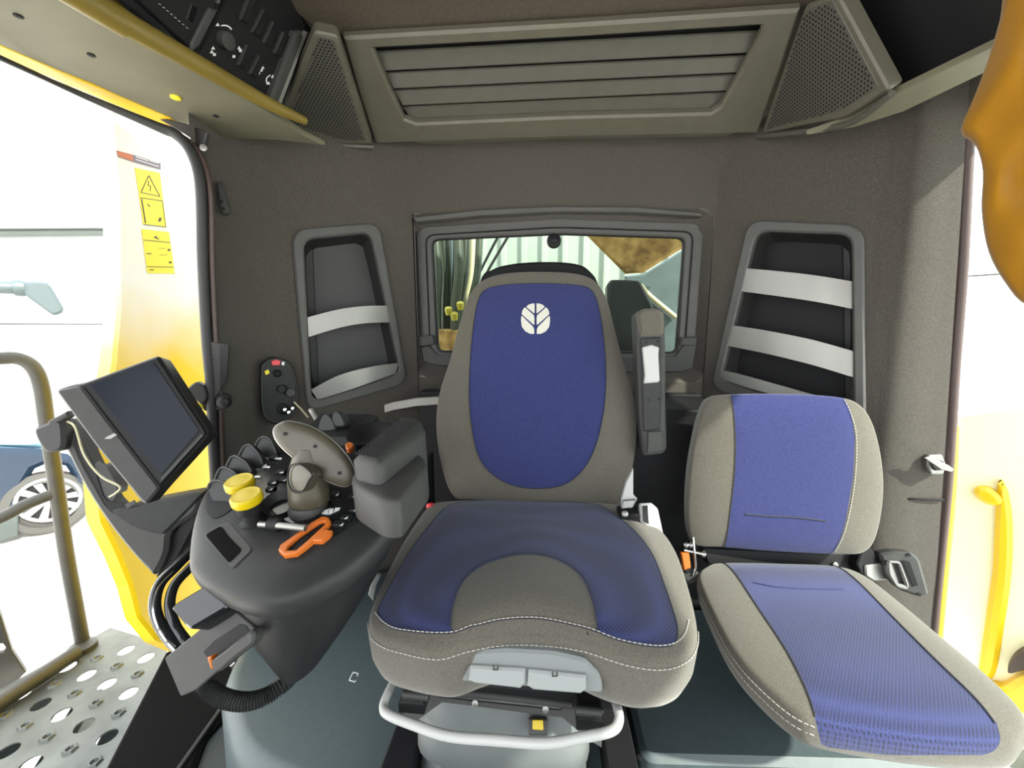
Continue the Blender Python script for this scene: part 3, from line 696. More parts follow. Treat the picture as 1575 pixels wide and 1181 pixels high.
obj('icons', m, M['mid'], fp)['kind'] = 'stuff'

# backrest
FB = Fr((0, 1.11, .85), (0, -1, .22))
bo = cr2(FB.tr([(830, 418), (775, 421), (742, 432), (722, 455), (706, 502), (692, 555), (676, 605), (671, 655), (679, 715), (697, 762), (730, 768), (826, 771), (920, 775), (955, 775), (972, 722), (979, 660), (974, 605), (958, 555), (944, 500), (932, 458), (914, 432), (885, 421)]), 5)
BK = Cush(FB, bo, .035, 4, ((.002, -.008), (.0, -.03), (-.006, -.07), (-.02, -.10), (-.04, -.11)), lambda u, v: .012*(abs(u+.012)/.2)**2*math.exp(-((v+.12)/.2)**2), FB.uv(826, 600))
bp = cr2(FB.tr([(830, 438), (780, 440), (748, 447), (736, 466), (729, 510), (725, 570), (726, 630), (736, 690), (754, 722), (785, 743), (825, 750), (865, 744), (893, 722), (913, 685), (926, 630), (930, 570), (926, 510), (917, 464), (905, 445), (880, 440)]), 5)
ms = BK.split([bp]); bk = obj('backrest', ms[0], M['gfab'], ds, ang=70); obj('blue_panel', ms[1], M['blue'], bk, ang=70)
tube('seam', [BK.surf(*q, .0016) for q in bp], .0013, M['seam'], bk, n=5, sm=0, closed=True)
# leaf emblem, six cream segments
m = MB(); E0 = (824, 494)
def seg(pts):
    lo = rc(FB.tr([(E0[0]+(a-585)/10.74, E0[1]+(b-685)/10.74) for a, b in pts]), .0015, 2); b = len(m.v)
    c = (sum(q[0] for q in lo)/len(lo), sum(q[1] for q in lo)/len(lo))
    rows = [[BK.surf(c[0]+(q[0]-c[0])*r, c[1]+(q[1]-c[1])*r,   .0016) for q in lo] for r in (.01, .5, 1)]; m.grid(rows, cu=True); m.cap(rows[0], True)
    m.grid([rows[2], [BK.surf(*q, -.002) for q in lo]], cu=True)
for sx in (1, -1):
    X = lambda a: 585+sx*(a-585)
    seg([(X(a), b) for a, b in [(570, 432), (570, 595), (552, 590), (435, 488), (470, 455), (520, 436)]])
    seg([(X(a), b) for a, b in [(405, 502), (420, 500), (560, 630), (568, 680), (566, 785), (550, 780), (362, 610), (372, 555)]])
    seg([(X(a), b) for a, b in [(355, 640), (375, 645), (545, 815), (562, 850), (566, 930), (500, 930), (420, 890), (365, 815), (352, 720)]])
obj('emblem', m, M['emb'], bk)
m = MB(); FS = Fr((0, 1.24, 1.1), (0, -1, .22)); m.slab(FS, cr2(FS.tr([(735, 440), (755, 414), (790, 404), (840, 401), (885, 404), (908, 416), (925, 450), (960, 600), (960, 740), (700, 740), (700, 600)]), 4), .05, 0, .01)
obj('back_shell', m, M['black'], ds)
# armrest folded up beside the backrest
FA = Fr((0, 1.07, .9), (-.05, -1, .1))
ar = slab('armrest', FA, [(978, 482), (988, 474), (1015, 473), (1022, 480), (1024, 540), (1024, 620), (1026, 690), (1020, 698), (990, 702), (984, 640), (980, 540)], .07, M['mid'], ds, bev=.006, r=.008)
slab('armrest_pad', FA, [(979, 482), (989, 474), (1014, 474), (1022, 481), (1022, 515), (985, 517)], .06, M['gfab'], ar, h=.010, r=.012, bev=.008)
slab('armrest_core', FA, [(985, 520), (1017, 518), (1018, 600), (1016, 660), (990, 664)], .02, M['plas2'], ar, h=.006, r=.004)
slab('white_insert', FA, [(988, 534), (1002, 530), (1014, 534), (1013, 545), (1015, 585), (1013, 588), (990, 590), (992, 578)], .02, M['white'], ar, h=.012, r=.004)
slab('base_cover', FA, [(997, 664), (1018, 663), (1020, 693), (996, 697)], .02, M['mid'], ar, h=.009, bev=.002)
m = MB()
for x, y in ((994, 526), (1011, 525), (997, 615), (1013, 614)): m.lathe(FA.at(x, y, .004), FA.N, [(.0035, 0), (.0035, .0032)], 8)
obj('screw_hole', m, M['black'], ar)['kind'] = 'stuff'
# recliner bracket, belt and buckle on the right of the cushion
F = Fr((0, 1.03, .7), (-.2, -1, .2))
slab('recliner_bracket', F, [(962, 742), (974, 720), (974, 762), (980, 768), (975, 778), (972, 782), (955, 782), (955, 768)], .02, M['white'], ds, bev=.003)
slab('belt_tongue', F, [(958, 770), (978, 768), (974, 781), (956, 783)], .008, M['steel'], ds, h=.012, bev=.002)
F = Fr((0, .96, .62), (-.1, -1, .5))
bu = slab('belt_buckle', F, [(984, 774), (1002, 773), (1012, 782), (1018, 810), (1022, 828), (1004, 818), (985, 802)], .03, M['white'], ds, r=.004, bev=.004)
slab('buckle_slot', F, [(988, 778), (996, 777), (998, 806), (989, 802)], .004, M['black'], bu, h=.002, bev=.0)
lathe('recliner_bolt', F.at(961, 790), F.N, [(.008, -.01), (.008, .004), (.004, .006)], M['steel'], ds, n=12)
box('recliner_housing', F.at(966, 795, -.03), (.05, .05, .04), M['black'], ds)
lathe('side_knob', atY(661, 778, 1.0), (-.3, -1, .3), [(.008, -.01), (.008, .006), (.004, .008)], M['red'], ds, n=10)

# ------------------------------------------------------------------ passenger seat
ps = thing('passenger_seat', (.58, .72, .215), 'small fold-down passenger seat in grey fabric with wide blue stripe, right of the driver seat', 'seat')
FQ = Fr((.57, .74, .50), (0, .03, 1), (0, 1, 0))
po = cr2(FQ.tr([(1078, 890), (1090, 871), (1115, 866), (1200, 867), (1285, 871), (1330, 886), (1390, 932), (1450, 982), (1510, 1032), (1554, 1074), (1571, 1102), (1562, 1124), (1530, 1134), (1400, 1126), (1262, 1104), (1222, 1086), (1180, 1052), (1140, 1010), (1110, 962)]), 5)
side = ((.004, -.004), (.007, -.014), (.007, -.03), (.003, -.05), (-.012, -.06))
PC = Cush(FQ, po, .016, 6, side, None, FQ.uv(1300, 960))
bl = FQ.tr([(1112, 862), (1285, 866), (1320, 905), (1370, 958), (1440, 1030), (1500, 1086), (1532, 1116), (1545, 1150), (1540, 1160), (1380, 1160), (1262, 1140), (1256, 1110), (1236, 1062), (1205, 1006), (1165, 945), (1130, 890)])
ms = PC.split([bl]); pc = obj('cushion', ms[0], M['gfab'], ps, ang=70); obj('blue_stripe', ms[1], M['bluem'], pc, ang=70)
for q in ([(1112, 866), (1130, 890), (1165, 945), (1205, 1006), (1236, 1062), (1254, 1102)], [(1285, 871), (1320, 905), (1370, 958), (1440, 1030), (1500, 1086), (1530, 1118)]):
    tube('seam', PC.line([(a.x, a.y) for a in cr([FQ.uv(*b) for b in q], 6, False)], .0016), .0011, M['seam'], pc, n=5, sm=0)
tube('tuck', PC.line([FQ.uv(*q) for q in [(1158, 906), (1190, 913), (1230, 916), (1270, 917), (1296, 917)]], .002), .0016, M['blue'], pc, n=6)
for off, hh in ((.0085, -.012), (.0085, -.026)):
    q = [PC.rad(*FQ.uv(*b)) for b in [(1082, 910), (1110, 962), (1140, 1010), (1180, 1052), (1222, 1086), (1258, 1100)]]
    q = [FQ.p(a[1][0]+a[2][0]/math.hypot(*a[2])*off, a[1][1]+a[2][1]/math.hypot(*a[2])*off, hh) for a in q]
    stitches('stitching', cr(q, 6, False), pc, M['stitch'])
box('seat_pan', (.64, .80, .425), (.24, .20, .03), M['black'], ps)
box('pedestal', (.66, .84, .31), (.18, .14, .21), M['black'], ps)
FT = Fr((.58, 1.0, .75), (-.12, -1, .12))
to = cr2(FT.tr([(1120, 609), (1200, 608), (1285, 612), (1322, 624), (1343, 655), (1356, 710), (1358, 765), (1348, 822), (1330, 848), (1295, 852), (1190, 847), (1110, 841), (1082, 840), (1064, 832), (1059, 790), (1062, 730), (1072, 670), (1084, 628), (1096, 614)]), 5)
PB = Cush(FT, to, .022, 5, ((.003, -.005), (.003, -.02), (.0, -.05), (-.01, -.075), (-.03, -.085)), None, FT.uv(1205, 730))
bl = FT.tr([(1122, 590), (1210, 585), (1294, 590), (1303, 625), (1308, 670), (1304, 730), (1294, 790), (1280, 852), (1278, 866), (1200, 864), (1114, 858), (1117, 800), (1124, 740), (1127, 680), (1126, 630)])
ms = PB.split([bl]); pbk = obj('backrest', ms[0], M['gfab'], ps, ang=70); obj('blue_stripe', ms[1], M['blue'], pbk, ang=70)
for q in ([(1124, 609), (1127, 680), (1124, 740), (1117, 800), (1114, 842)],):
    tube('seam', PB.line([(a.x, a.y) for a in cr([FT.uv(*b) for b in q], 6, False)], .0016), .0011, M['seam'], pbk, n=5, sm=0)
stitches('stitching', PB.line([(a.x, a.y) for a in cr([FT.uv(*b) for b in [(1298, 615), (1305, 640), (1310, 670), (1307, 730), (1297, 790), (1281, 850)]], 6, False)], .002), pbk, M['stitch'])
tube('tuck', PB.line([FT.uv(*q) for q in [(1141, 786), (1180, 789), (1220, 791), (1262, 796)]], .0012), .0016, M['seam'], pbk, n=6)
F = Fr((0, .98, .5), (0, -1, .3))
slab('hinge_beam', F, [(1080, 842), (1300, 853), (1345, 858), (1340, 884), (1280, 874), (1090, 868)], .03, M['black'], ps, h=-.03)
lathe('hinge_bolt', F.at(1283, 868, -.03), F.N, [(.007, 0), (.007, .006), (.003, .008)], M['steel'], ps, n=10)
hb = slab('hinge_arm', F, [(1330, 835), (1345, 848), (1352, 868), (1346, 890), (1325, 884), (1318, 868)], .03, M['black'], ps, h=0, r=.006)
slab('hinge_plate', F, [(1331, 870), (1362, 866), (1366, 892), (1345, 894), (1332, 886)], .006, M['steel'], ps, h=.006, r=.004)
# belt retractor, right
F = Fr(atY(1390, 885, .95), (-.35, -1, .35))
rt = thing('belt_retractor', F.at(1390, 885), 'grey plastic seat belt retractor at the right end of the passenger seat', 'seat belt')
slab('housing', F, [(1352, 852), (1375, 848), (1405, 850), (1416, 862), (1428, 905), (1430, 916), (1412, 918), (1385, 908), (1364, 880)], .04, M['mid'], rt, r=.008, bev=.006)
slab('belt_guide', F, [(1364, 862), (1386, 864), (1400, 902), (1396, 908), (1378, 904), (1366, 884)], .02, M['steel'], rt, h=.014, r=.008, bev=.004, holes=[[(1373, 866), (1382, 867), (1393, 900), (1384, 898)]])
slab('slot', F, [(1388, 862), (1399, 864), (1412, 900), (1405, 902)], .004, M['black'], rt, h=.003, bev=0)
for q in ((1397, 853), (1413, 914)): lathe('screw', F.at(*q, .0), F.N, [(.004, 0), (.004, .003)], M['black'], rt, n=8)
# buckle stalk, left of passenger seat
F = Fr(atY(1060, 865, .93), (-.1, -1, .25))
bs = thing('belt_buckle', F.at(1058, 865), 'orange and chrome seat belt buckle between the two seats', 'seat belt')
slab('body', F, [(1048, 848), (1060, 845), (1066, 880), (1054, 886)], .02, M['black'], bs, bev=.003)
slab('release_button', F, [(1047, 850), (1060, 848), (1063, 874), (1052, 878)], .014, M['org'], bs, h=.004, bev=.003, r=.003)
tube('pin', [F.at(1052, 846, .004), F.at(1080, 852, .004)], .0035, M['chrome'], bs, n=8, sm=0)
for q, r in (((1054, 838), .007), ((1061, 838), .007), ((1081, 852), .008)): lathe('bolt', F.at(*q, .0), (1, -.3, 0), [(r*.6, -.004), (r, 0), (r, .004), (r*.6, .007)], M['chrome'], bs, n=12)
tube('link', [F.at(1066, 826, .003), F.at(1068, 848, .006), F.at(1070, 872, .004), F.at(1066, 884, .003)], .003, M['chrome'], bs, n=8)
slab('mount', F, [(1050, 882), (1072, 880), (1086, 890), (1060, 900)], .02, M['mid'], bs, bev=.002)

# ------------------------------------------------------------------ armrest console
FK = Fr((-.45, .6, .765), (0, -.287, .958), (0, 1, 0))
ko = cr2(FK.tr([(298, 850), (303, 800), (318, 757), (342, 726), (370, 704), (400, 686), (432, 670), (470, 655), (505, 642), (545, 636), (582, 648), (625, 652), (648, 680), (640, 720), (622, 762), (600, 800), (565, 840), (525, 872), (480, 898), (440, 914), (402, 917), (362, 906), (328, 888), (306, 870)]), 4)
KC = FK.uv(450, 790)
CK = Cush(FK, ko, .010, 8, ((.006, -.005), (.010, -.016), (.010, -.034), (.004, -.042), (-.004, -.044)), None, KC)
ac = thing('armrest_console', (-.40, .62, .45), 'dark moulded armrest control console with joystick and yellow knobs, left of driver seat', 'control console')
kb = obj('housing', CK.body(), M['plas2'], ac, ang=50)
A = byang(inset(ccw(ko), .006), KC, 64); bc = atY(470, 1012, .56); m = MB(); rows = []
for i in range(9):
    t = i/8; s = t**1.15
    row = []
    for k, q in enumerate(A):
        a = FK.p(*q, -.04); c = bc+V3((.028*math.cos(2*math.pi*k/64), .05*math.sin(2*math.pi*k/64), 0))
        p = a.lerp(c, s); p.z = a.z+(c.z-a.z)*(t**.85); row.append(p)
    rows.append(row)
m.loft(rows); obj('lower_housing', m, M['plas'], ac, ang=50)
P = lambda name, px, mt, off=.0015, n=8, par=None, sm=4: obj(name, CK.patch(cr2(FK.tr(px), sm) if sm else rc(FK.tr(px), .006), off, n), mt, par or ac, ang=50)
P('thumb_scoop_shade', [(324, 757), (343, 752), (357, 764), (362, 785), (348, 798), (331, 803), (320, 792), (319, 770)], M['black'])  # flat black patch painted for the shade of a hollow scoop
kp = P('keypad_panel', [(398, 700), (450, 688), (520, 700), (575, 760), (566, 795), (535, 822), (505, 835), (470, 820), (430, 800), (400, 760), (392, 725)], M['gloss'])
HH = .0125
def at(px, py, h=HH): return FK.at(px, py, h)
mk = MB(); ib = MB()
for x, y in ((488, 762), (516, 760), (545, 763), (563, 768), (546, 784), (533, 796), (522, 806), (420, 742), (432, 726), (417, 752), (438, 738), (405, 715), (422, 704)):
    m = MB(); m.slab(Fr(at(x, y), FK.N, FK.V), rc([(-.009, -.006), (.009, -.006), (.009, .006), (-.009, .006)], .003, 3), .006, .004, .0015)
    obj('button', m, M['black'], kp)
    for k in range(2):
        F = Fr(at(x, y, HH+.0046), FK.N, FK.V); ox = random.uniform(-.004, .003)
        mk.slab(F, [(ox, -.003), (ox+.004, -.002), (ox+.003, .003)], .0006, 0, 0)
for x, y in ((395, 733), (410, 718), (428, 705)):
    F = Fr(at(x, y, HH+.0008), FK.N, FK.V); mk.slab(F, [(-.008, -.003), (.008, -.003), (.006, .003), (-.005, .004)], .0006, 0, 0)
F = Fr(at(510, 785, HH+.001), FK.N, FK.V)
for pts in ([(-.014, -.008), (-.002, -.010), (-.006, .0)], [(-.001, -.010), (.005, -.006), (.001, .006), (-.005, .001)], [(.006, -.005), (.013, .002), (.012, .008), (.003, .007)], [(-.014, -.006), (-.007, .001), (-.003, .006), (-.012, .001)]):
    mk.slab(F, pts, .0006, 0, 0)
obj('icons', mk, M['inkl'], kp)['kind'] = 'stuff'
fins = [[(319, 752), (323, 743), (331, 739), (341, 740), (350, 745), (356, 752), (357, 768), (345, 778), (328, 774)],
        [(330, 740), (335, 726), (341, 719), (349, 720), (360, 726), (369, 738), (366, 750), (351, 752), (337, 750)],
        [(347, 720), (354, 705), (361, 701), (370, 705), (380, 713), (387, 726), (383, 738), (368, 740), (354, 735)],
        [(366, 704), (375, 687), (384, 684), (393, 692), (400, 702), (404, 714), (400, 724), (384, 724), (372, 718)],
        [(391, 690), (397, 677), (404, 672), (413, 674), (419, 682), (425, 697), (420, 706), (406, 707), (395, 702)]]
for q in fins:
    b = FK.at(sum(a[0] for a in q[-3:])/3, sum(a[1] for a in q[-3:])/3, .008)
    F = Fr(b, (-.1, -1, .45)); f = slab('lever_paddle', F, q, .014, M['plas'], ac, smooth=4, bev=.003)
    e = [F.at(*a, .001) for a in q[:6]]; tube('paddle_rim', e, .0022, M['mid'], f, n=6)
# square pocket
pk = obj('pocket_frame', CK.patch(rc(FK.tr([(314, 827), (346, 812), (355, 811), (391, 853), (361, 880)]), .006), .002, 6), M['mid'], ac, ang=50)
P('pocket', [(319, 829), (344, 817), (356, 834), (376, 854), (356, 873)], M['matte'], .0032, 6, pk, 0)
# yellow knobs
for x, y, hh in ((379, 772, .032), (392, 802, .040)):
    b = lathe('knob_base', at(x, y, .006), (0, -.25, 1), [(.022, 0), (.022, .004), (.014, .008), (.012, .5*hh), (.019, .6*hh), (.019, hh)], M['black'], ac)
    lathe('yellow_knob', at(x, y, .006)+V3((0, -.25*hh, hh)), (0, -.25, 1), [(.022, 0), (.0235, .003), (.0235, .013), (.021, .016), (.018, .0155), (.010, .0165)], M['yelk'], b)
# dish, small lever with silver rod, orange gate
lathe('thumb_dish', at(432, 778, .012), (.15, -.45, 1), [(.004, -.012), (.020, -.006), (.027, .010), (.0285, .011), (.0275, .008), (.018, -.003), (.003, -.006)], M['plas2'], ac)
tube('lever_rod', [at(400, 806, .018), at(430, 808, .026), at(470, 812, .024)], .0055, M['steel'], ac, sm=0)
lathe('lever_boss', at(424, 806, .022), (1, -.1, 0), [(.006, -.012), (.011, -.010), (.011, .008), (.006, .012)], M['black'], ac)
GO = [(428, 845), (431, 837), (463, 815), (478, 803), (496, 793), (505, 795), (509, 802), (505, 808), (497, 813), (511, 815), (509, 820), (495, 831), (481, 831), (470, 840), (456, 850), (437, 853)]
GI = [(440, 846), (443, 839), (460, 824), (480, 810), (491, 803), (499, 801), (500, 805), (488, 816), (473, 830), (455, 845)]
Fg = Fr(at(468, 822, .010), FK.N, FK.V)
og = slab('lever_gate', Fg, GO, .012, M['org'], ac, h=.008, bev=.0015, holes=[GI])
slab('gate_slot', Fg, GI, .004, M['black'], og, h=.0025, bev=0)
# joystick
js = lathe('joystick_boot', at(476, 788, .0), (0, -.1, 1), [(.033, 0), (.033, .012), (.028, .020)], M['mid'], ac)
yj = at(476, 790).y
pb_ = at(476, 776, .016); pt_ = atY(474, 692, yj+.02)
m = MB(); ax = (pt_-pb_); L = ax.length
m.lathe(pb_, ax, [(.026, 0), (.033, .006), (.033, .25*L), (.0335, .5*L), (.030, .72*L), (.024, .92*L), (.020, 1.05*L)], 28)
stk = obj('joystick_grip', m, M['olive'], ac, ang=60)
FJ = Fr(pt_+V3((0, -.012, .006)), (.28, -1, .22))
jh = cr2(FJ.tr([(421, 662), (428, 654), (445, 650), (480, 660), (512, 682), (535, 708), (543, 730), (537, 744), (522, 746), (490, 732), (460, 710), (436, 690), (424, 675)]), 5)
JH = Cush(FJ, jh, .006, 6, ((.002, -.003), (.003, -.008), (.002, -.018), (-.004, -.026), (-.012, -.030)))
jho = obj('joystick_head', JH.body(8), M['olive'], ac, ang=60)
tube('head_rim', [FJ.p(*q, -.006) for q in inset(ccw(jh), -.0015)], .0022, M['steel'], jho, n=6, sm=0, closed=True)
mm = MB()
for x, y in ((440, 667), (486, 686), (523, 727)): mm.lathe(FJ.at(x, y, .002), FJ.N, [(.0032, 0), (.0032, .0050)], 8)
obj('screw_hole', mm, M['black'], jho)['kind'] = 'stuff'
FJ2 = Fr(pb_.lerp(pt_, .55)+V3((-.012, -.032, 0)), (-.35, -1, .2))
tp = cr2(FJ2.tr([(451, 715), (465, 714), (482, 728), (478, 738), (468, 755), (455, 756), (447, 745), (446, 728)]), 4)
tube('grip_pad_line', [FJ2.p(*q, .003) for q in tp], .0014, M['black'], stk, n=6, sm=0, closed=True)
TPD = Cush(FJ2, tp, .003, 3, ((.0, -.006), (0, -.014))); obj('grip_pad', TPD.body(6), M['olive'], stk, ang=60)
# padded arm support
PZ2 = Fr((0, 0, .85), (0, -.08, 1), (0, 1, 0))
m = MB(); m.slab(PZ2, rc(PZ2.tr([(538, 702), (611, 640), (645, 640), (656, 660), (582, 712)]), .018), .07, 0, .010)
pad = obj('arm_pad', m, M['mid'], ac, ang=50)
m = MB(); a0, a1, b0, b1 = (546, 697), (610, 646), (643, 650), (582, 703)
for i in range(22):
    t = i/21; l = [a0[k]+(a1[k]-a0[k])*t for k in (0, 1)]; r_ = [b1[k]+(b0[k]-b1[k])*t for k in (0, 1)]
    for j in range(7):
        s = (j+.5+.25*(i % 2))/7.5; q = PZ2.at(l[0]+(r_[0]-l[0])*s, l[1]+(r_[1]-l[1])*s, .0002)
        m.add([q+PZ2.U*a+PZ2.V*b+PZ2.N*c for a, b, c in ((-.0035, -.002, 0), (.0035, -.002, 0), (.0035, .002, 0), (-.0035, .002, 0), (0, 0, .0016))], [(0, 1, 4), (1, 2, 4), (2, 3, 4), (3, 0, 4)])
o = obj('pad_ribs', m, M['plas2'], pad); o['kind'] = 'stuff'
m = MB(); Fp = Fr((0, 0, .80), (0, -.1, 1), (0, 1, 0))
m.slab(Fp, rc(FK.tr([(0, 0)])[0:0] or [(Fp.uv(*q)) for q in [(536, 742), (560, 690), (640, 690), (662, 712), (612, 772), (585, 770)]], .03), .06, 0, .006)
obj('pad_base', m, M['mid'], ac, ang=50)
# rear switch cluster
box('rear_switch_box', FK.at(520, 668, .03), (.14, .12, .05), M['plas'], ac, FK, bev=.012)
for q in ([(490, 662), (492, 645), (498, 637), (506, 638), (514, 650), (514, 662)], [(510, 646), (511, 637), (517, 632), (524, 636), (530, 648), (528, 656), (516, 656)]):
    F = Fr(FK.at(510, 664, .055), (-.1, -1, .3)); slab('rear_paddle', F, q, .02, M['plas2'], ac, smooth=4, bev=.003)
slab('rear_button', Fr(FK.at(537, 686, .058), FK.N, FK.V), [(531, 682), (538, 679), (544, 682), (541, 689), (533, 690)], .01, M['org'], ac, h=.004, smooth=3, bev=.002)
lathe('cup_dish', FK.at(568, 668, .055), (0, -.3, 1), [(.03, -.01), (.042, 0), (.045, .004), (.040, .003), (.02, -.008)], M['black'], ac)
tube('toggle_stick', [FK.at(496, 660, .05), atY(484, 640, .90), atY(478, 630, .92)], .006, M['silver'], ac, n=8)
# support post under the console, down to the platform
box('support', (-.37, 1.08, .46), (.08, .08, .52), M['black'], ac)

# ------------------------------------------------------------------ monitor on its arm
FM = Fr((-.82, .72, .88), (.42, -1, .28))
mo = thing('terminal_monitor', (-.82, .80, .5), 'tilted dark touch-screen terminal on a curved grey arm beside the door', 'monitor')
slab('housing', FM, [(83, 600), (104, 592), (128, 588), (243, 546), (250, 556), (320, 664), (318, 672), (245, 752), (224, 777), (214, 770), (165, 705)], .045, M['plas2'], mo, r=.012, bev=.005)
slab('side_band', FM, [(84, 600), (124, 592), (160, 640), (246, 750), (224, 776), (216, 770), (150, 690)], .012, M['mid'], mo, h=.007, r=.008, bev=.004)
bz = slab('bezel', FM, [(126, 591), (241, 549), (317, 666), (246, 747)], .02, M['black'], mo, h=.005, bev=.002, r=.003)
slab('screen', FM, [(139, 592), (235, 556), (306, 662), (248, 730)], .004, M['screen'], bz, h=.0065, bev=.0)
slab('screen_edge', FM, [(247, 735), (310, 667), (313, 669), (248, 741)], .004, M['mid'], bz, h=.0075, bev=.0)
slab('badge', FM, [(160, 675), (165, 671), (176, 666), (180, 669), (170, 675)], .002, M['silver'], mo, h=.009, bev=.0)
FA2 = Fr((-.83, .80, .80), (.35, -1, .15))
arm = slab('arm', FA2, [(80, 652), (100, 646), (114, 668), (128, 705), (150, 745), (175, 783), (205, 776), (300, 758), (309, 764), (300, 790), (262, 818), (256, 850), (238, 885), (224, 876), (195, 845), (160, 800), (128, 750), (100, 695)], .05, M['mid'], mo, smooth=3, bev=.008,
           holes=[[(147, 728), (152, 716), (162, 728), (172, 748), (170, 764), (158, 752)]])
slab('arm_top', FA2, [(172, 786), (205, 778), (300, 760), (306, 766), (258, 815), (246, 822), (215, 815), (190, 803)], .02, M['plas2'], arm, h=.006, smooth=3, bev=.004)
slab('arm_slot', FA2, [(117, 682), (122, 678), (140, 708), (147, 726), (152, 742), (165, 770), (202, 775), (214, 800), (195, 798), (170, 786), (146, 744), (128, 710)], .004, M['black'], arm, h=.002, smooth=3, bev=.0)
cl = slab('clamp_knob', FA2, [(50, 664), (62, 654), (92, 646), (98, 668), (96, 690), (78, 696), (64, 692)], .035, M['rub'], mo, h=.02, smooth=3, bev=.006)
slab('clamp_arm', FA2, [(72, 648), (102, 632), (106, 640), (76, 658)], .02, M['mid'], mo, h=.02, bev=.003)
tube('cable', [FA2.at(104, 648, .01), FA2.at(116, 658, .02), FA2.at(130, 700, .02), FA2.at(155, 732, .02), FA2.at(184, 748, .02), FA2.at(178, 758, .014), FA2.at(168, 764, .01)], .0022, M['hosep'], mo, n=6)
slab('arm_sticker', FA2, [(192, 776), (206, 769), (209, 774), (196, 782)], .002, M['gloss'], arm, h=.0075, bev=0)
slab('arm_foot', FA2, [(246, 846), (300, 770), (310, 780), (300, 812), (280, 850), (268, 870), (238, 890)], .05, M['black'], mo, h=-.02, bev=.006)
# bent guard tube and mounting plate with a black box, hose
gd = [atY(296, 846, .62), atY(270, 872, .58), atY(246, 898, .55), atY(238, 930, .53), atY(246, 960, .52), atY(262, 984, .51), atY(278, 1000, .51)]
g = thing('guard_tube', gd[3], 'shiny black bent guard tube curving below the terminal arm', 'tube')
tube('outer_tube', gd, .0085, M['gloss'], g, n=12); tube('inner_tube', [q+V3((.022, .004, -.004)) for q in gd], .0075, M['gloss'], g, n=12)
tube('tube_highlight', [q+V3((.006, -.008, 0)) for q in gd], .0022, M['chrome'], g, n=6)  # last tube: highlight on the glossy black, built as a thin chrome line
FP2 = Fr(atY(320, 1000, .48), (-.05, -1, .42))
mp = thing('mounting_plate', FP2.at(276, 1072), 'dark angled mounting plate with a cable clip under the console front', 'bracket')
slab('plate', FP2, [(252, 1013), (284, 987), (352, 931), (400, 972), (390, 984), (300, 1062), (277, 1072)], .006, M['mid'], mp, bev=.0015, r=.004)
slab('slot', FP2, [(313, 1002), (330, 985), (368, 960), (378, 962), (384, 972), (340, 1005), (322, 1018)], .003, M['black'], mp, h=.0008, bev=0)
slab('clip', FP2, [(322, 1018), (340, 1005), (386, 968), (391, 976), (389, 990), (360, 1012), (335, 1035), (326, 1032)], .02, M['mid'], mp, h=.020, r=.005, bev=.003)
slab('clip_end', FP2, [(317, 1012), (323, 1010), (328, 1028), (323, 1030)], .012, M['org'], mp, h=.018, bev=.002)
FG2 = Fr(atY(305, 930, .49), (-.05, -.8, .75))
bx = slab('junction_box', FG2, [(262, 935), (270, 927), (312, 902), (322, 902), (350, 929), (346, 936), (292, 968), (284, 962)], .035, M['gloss'], None, h=.012, r=.004, bev=.003)
tag(bx, 'small glossy black box fixed above the mounting plate, below the console', 'box')
hp = [atY(306, 1040, .50), atY(322, 1060, .495), atY(345, 1074, .49), atY(378, 1079, .49), atY(410, 1070, .50), atY(438, 1050, .52), atY(462, 1024, .56)]
hc = cr(hp, 10, False); n = len(hc)
m = MB(); m.tube(hp, lambda t: .0115+.0018*math.cos(t*2*math.pi*46), 14, 46)
ho = obj('corrugated_hose', m, M['plas2'], None, ang=80); tag(ho, 'corrugated black cable hose looping from plate to console underside', 'hose')
tube('console_cable', [FK.at(455, 905, -.06), atY(428, 1000, .56), atY(440, 1036, .56)], .004, M['black'], ac)

# ------------------------------------------------------------------ small fittings on the walls
F = Fr(atY(343, 305, 1.03), (.6, -1, 0))
hk = slab('coat_hook', F, [(333, 280), (342, 279), (353, 322), (352, 328), (342, 330), (338, 318)], .018, M['mid'], None, h=.012, r=.003, bev=.003); tag(hk, 'narrow grey plastic fitting with two holes high on the left pillar', 'hook')
m = MB()
for q in ((341, 310), (344, 321)): m.lathe(F.at(*q, .010), F.N, [(.004, 0), (.004, .0026)], 8)
obj('hole', m, M['black'], hk)
F = Fr(atY(335, 570, .96), (.4, -1, 0))
dl = thing('door_striker', F.at(335, 600), 'grey metal striker bracket beside the left door seal', 'bracket')
slab('bracket_plate', F, [(318, 524), (350, 530), (352, 548), (348, 590), (330, 612), (322, 600), (318, 570)], .006, M['mid'], dl, h=.01, bev=.002)
slab('bracket_flange', F, [(338, 532), (352, 530), (350, 580), (338, 600)], .004, M['plas'], dl, h=.02, bev=.001)
m = MB(); m.lathe(F.at(322, 551, .009), F.N, [(.003, 0), (.003, .003)], 8); m.lathe(F.at(328, 553, .009), F.N, [(.002, 0), (.002, .003)], 8); obj('hole', m, M['black'], dl)
slab('latch_arm', F, [(285, 604), (300, 588), (314, 596), (318, 612), (310, 622), (300, 615)], .02, M['rub'], dl, h=.02, smooth=3, bev=.003)
lathe('bolt', F.at(308, 625, .014), F.N, [(.007, 0), (.007, .008), (.005, .010)], M['sticky'], dl, n=10)
lathe('roller', F.at(345, 618, .012), (.3, -1, .1), [(.014, -.01), (.014, .010), (.007, .014)], M['plas'], dl, n=16)
slab('roller_arm', F, [(312, 616), (340, 606), (352, 610), (354, 622), (344, 630), (314, 632)], .014, M['plas2'], dl, h=.008, smooth=3, bev=.003)
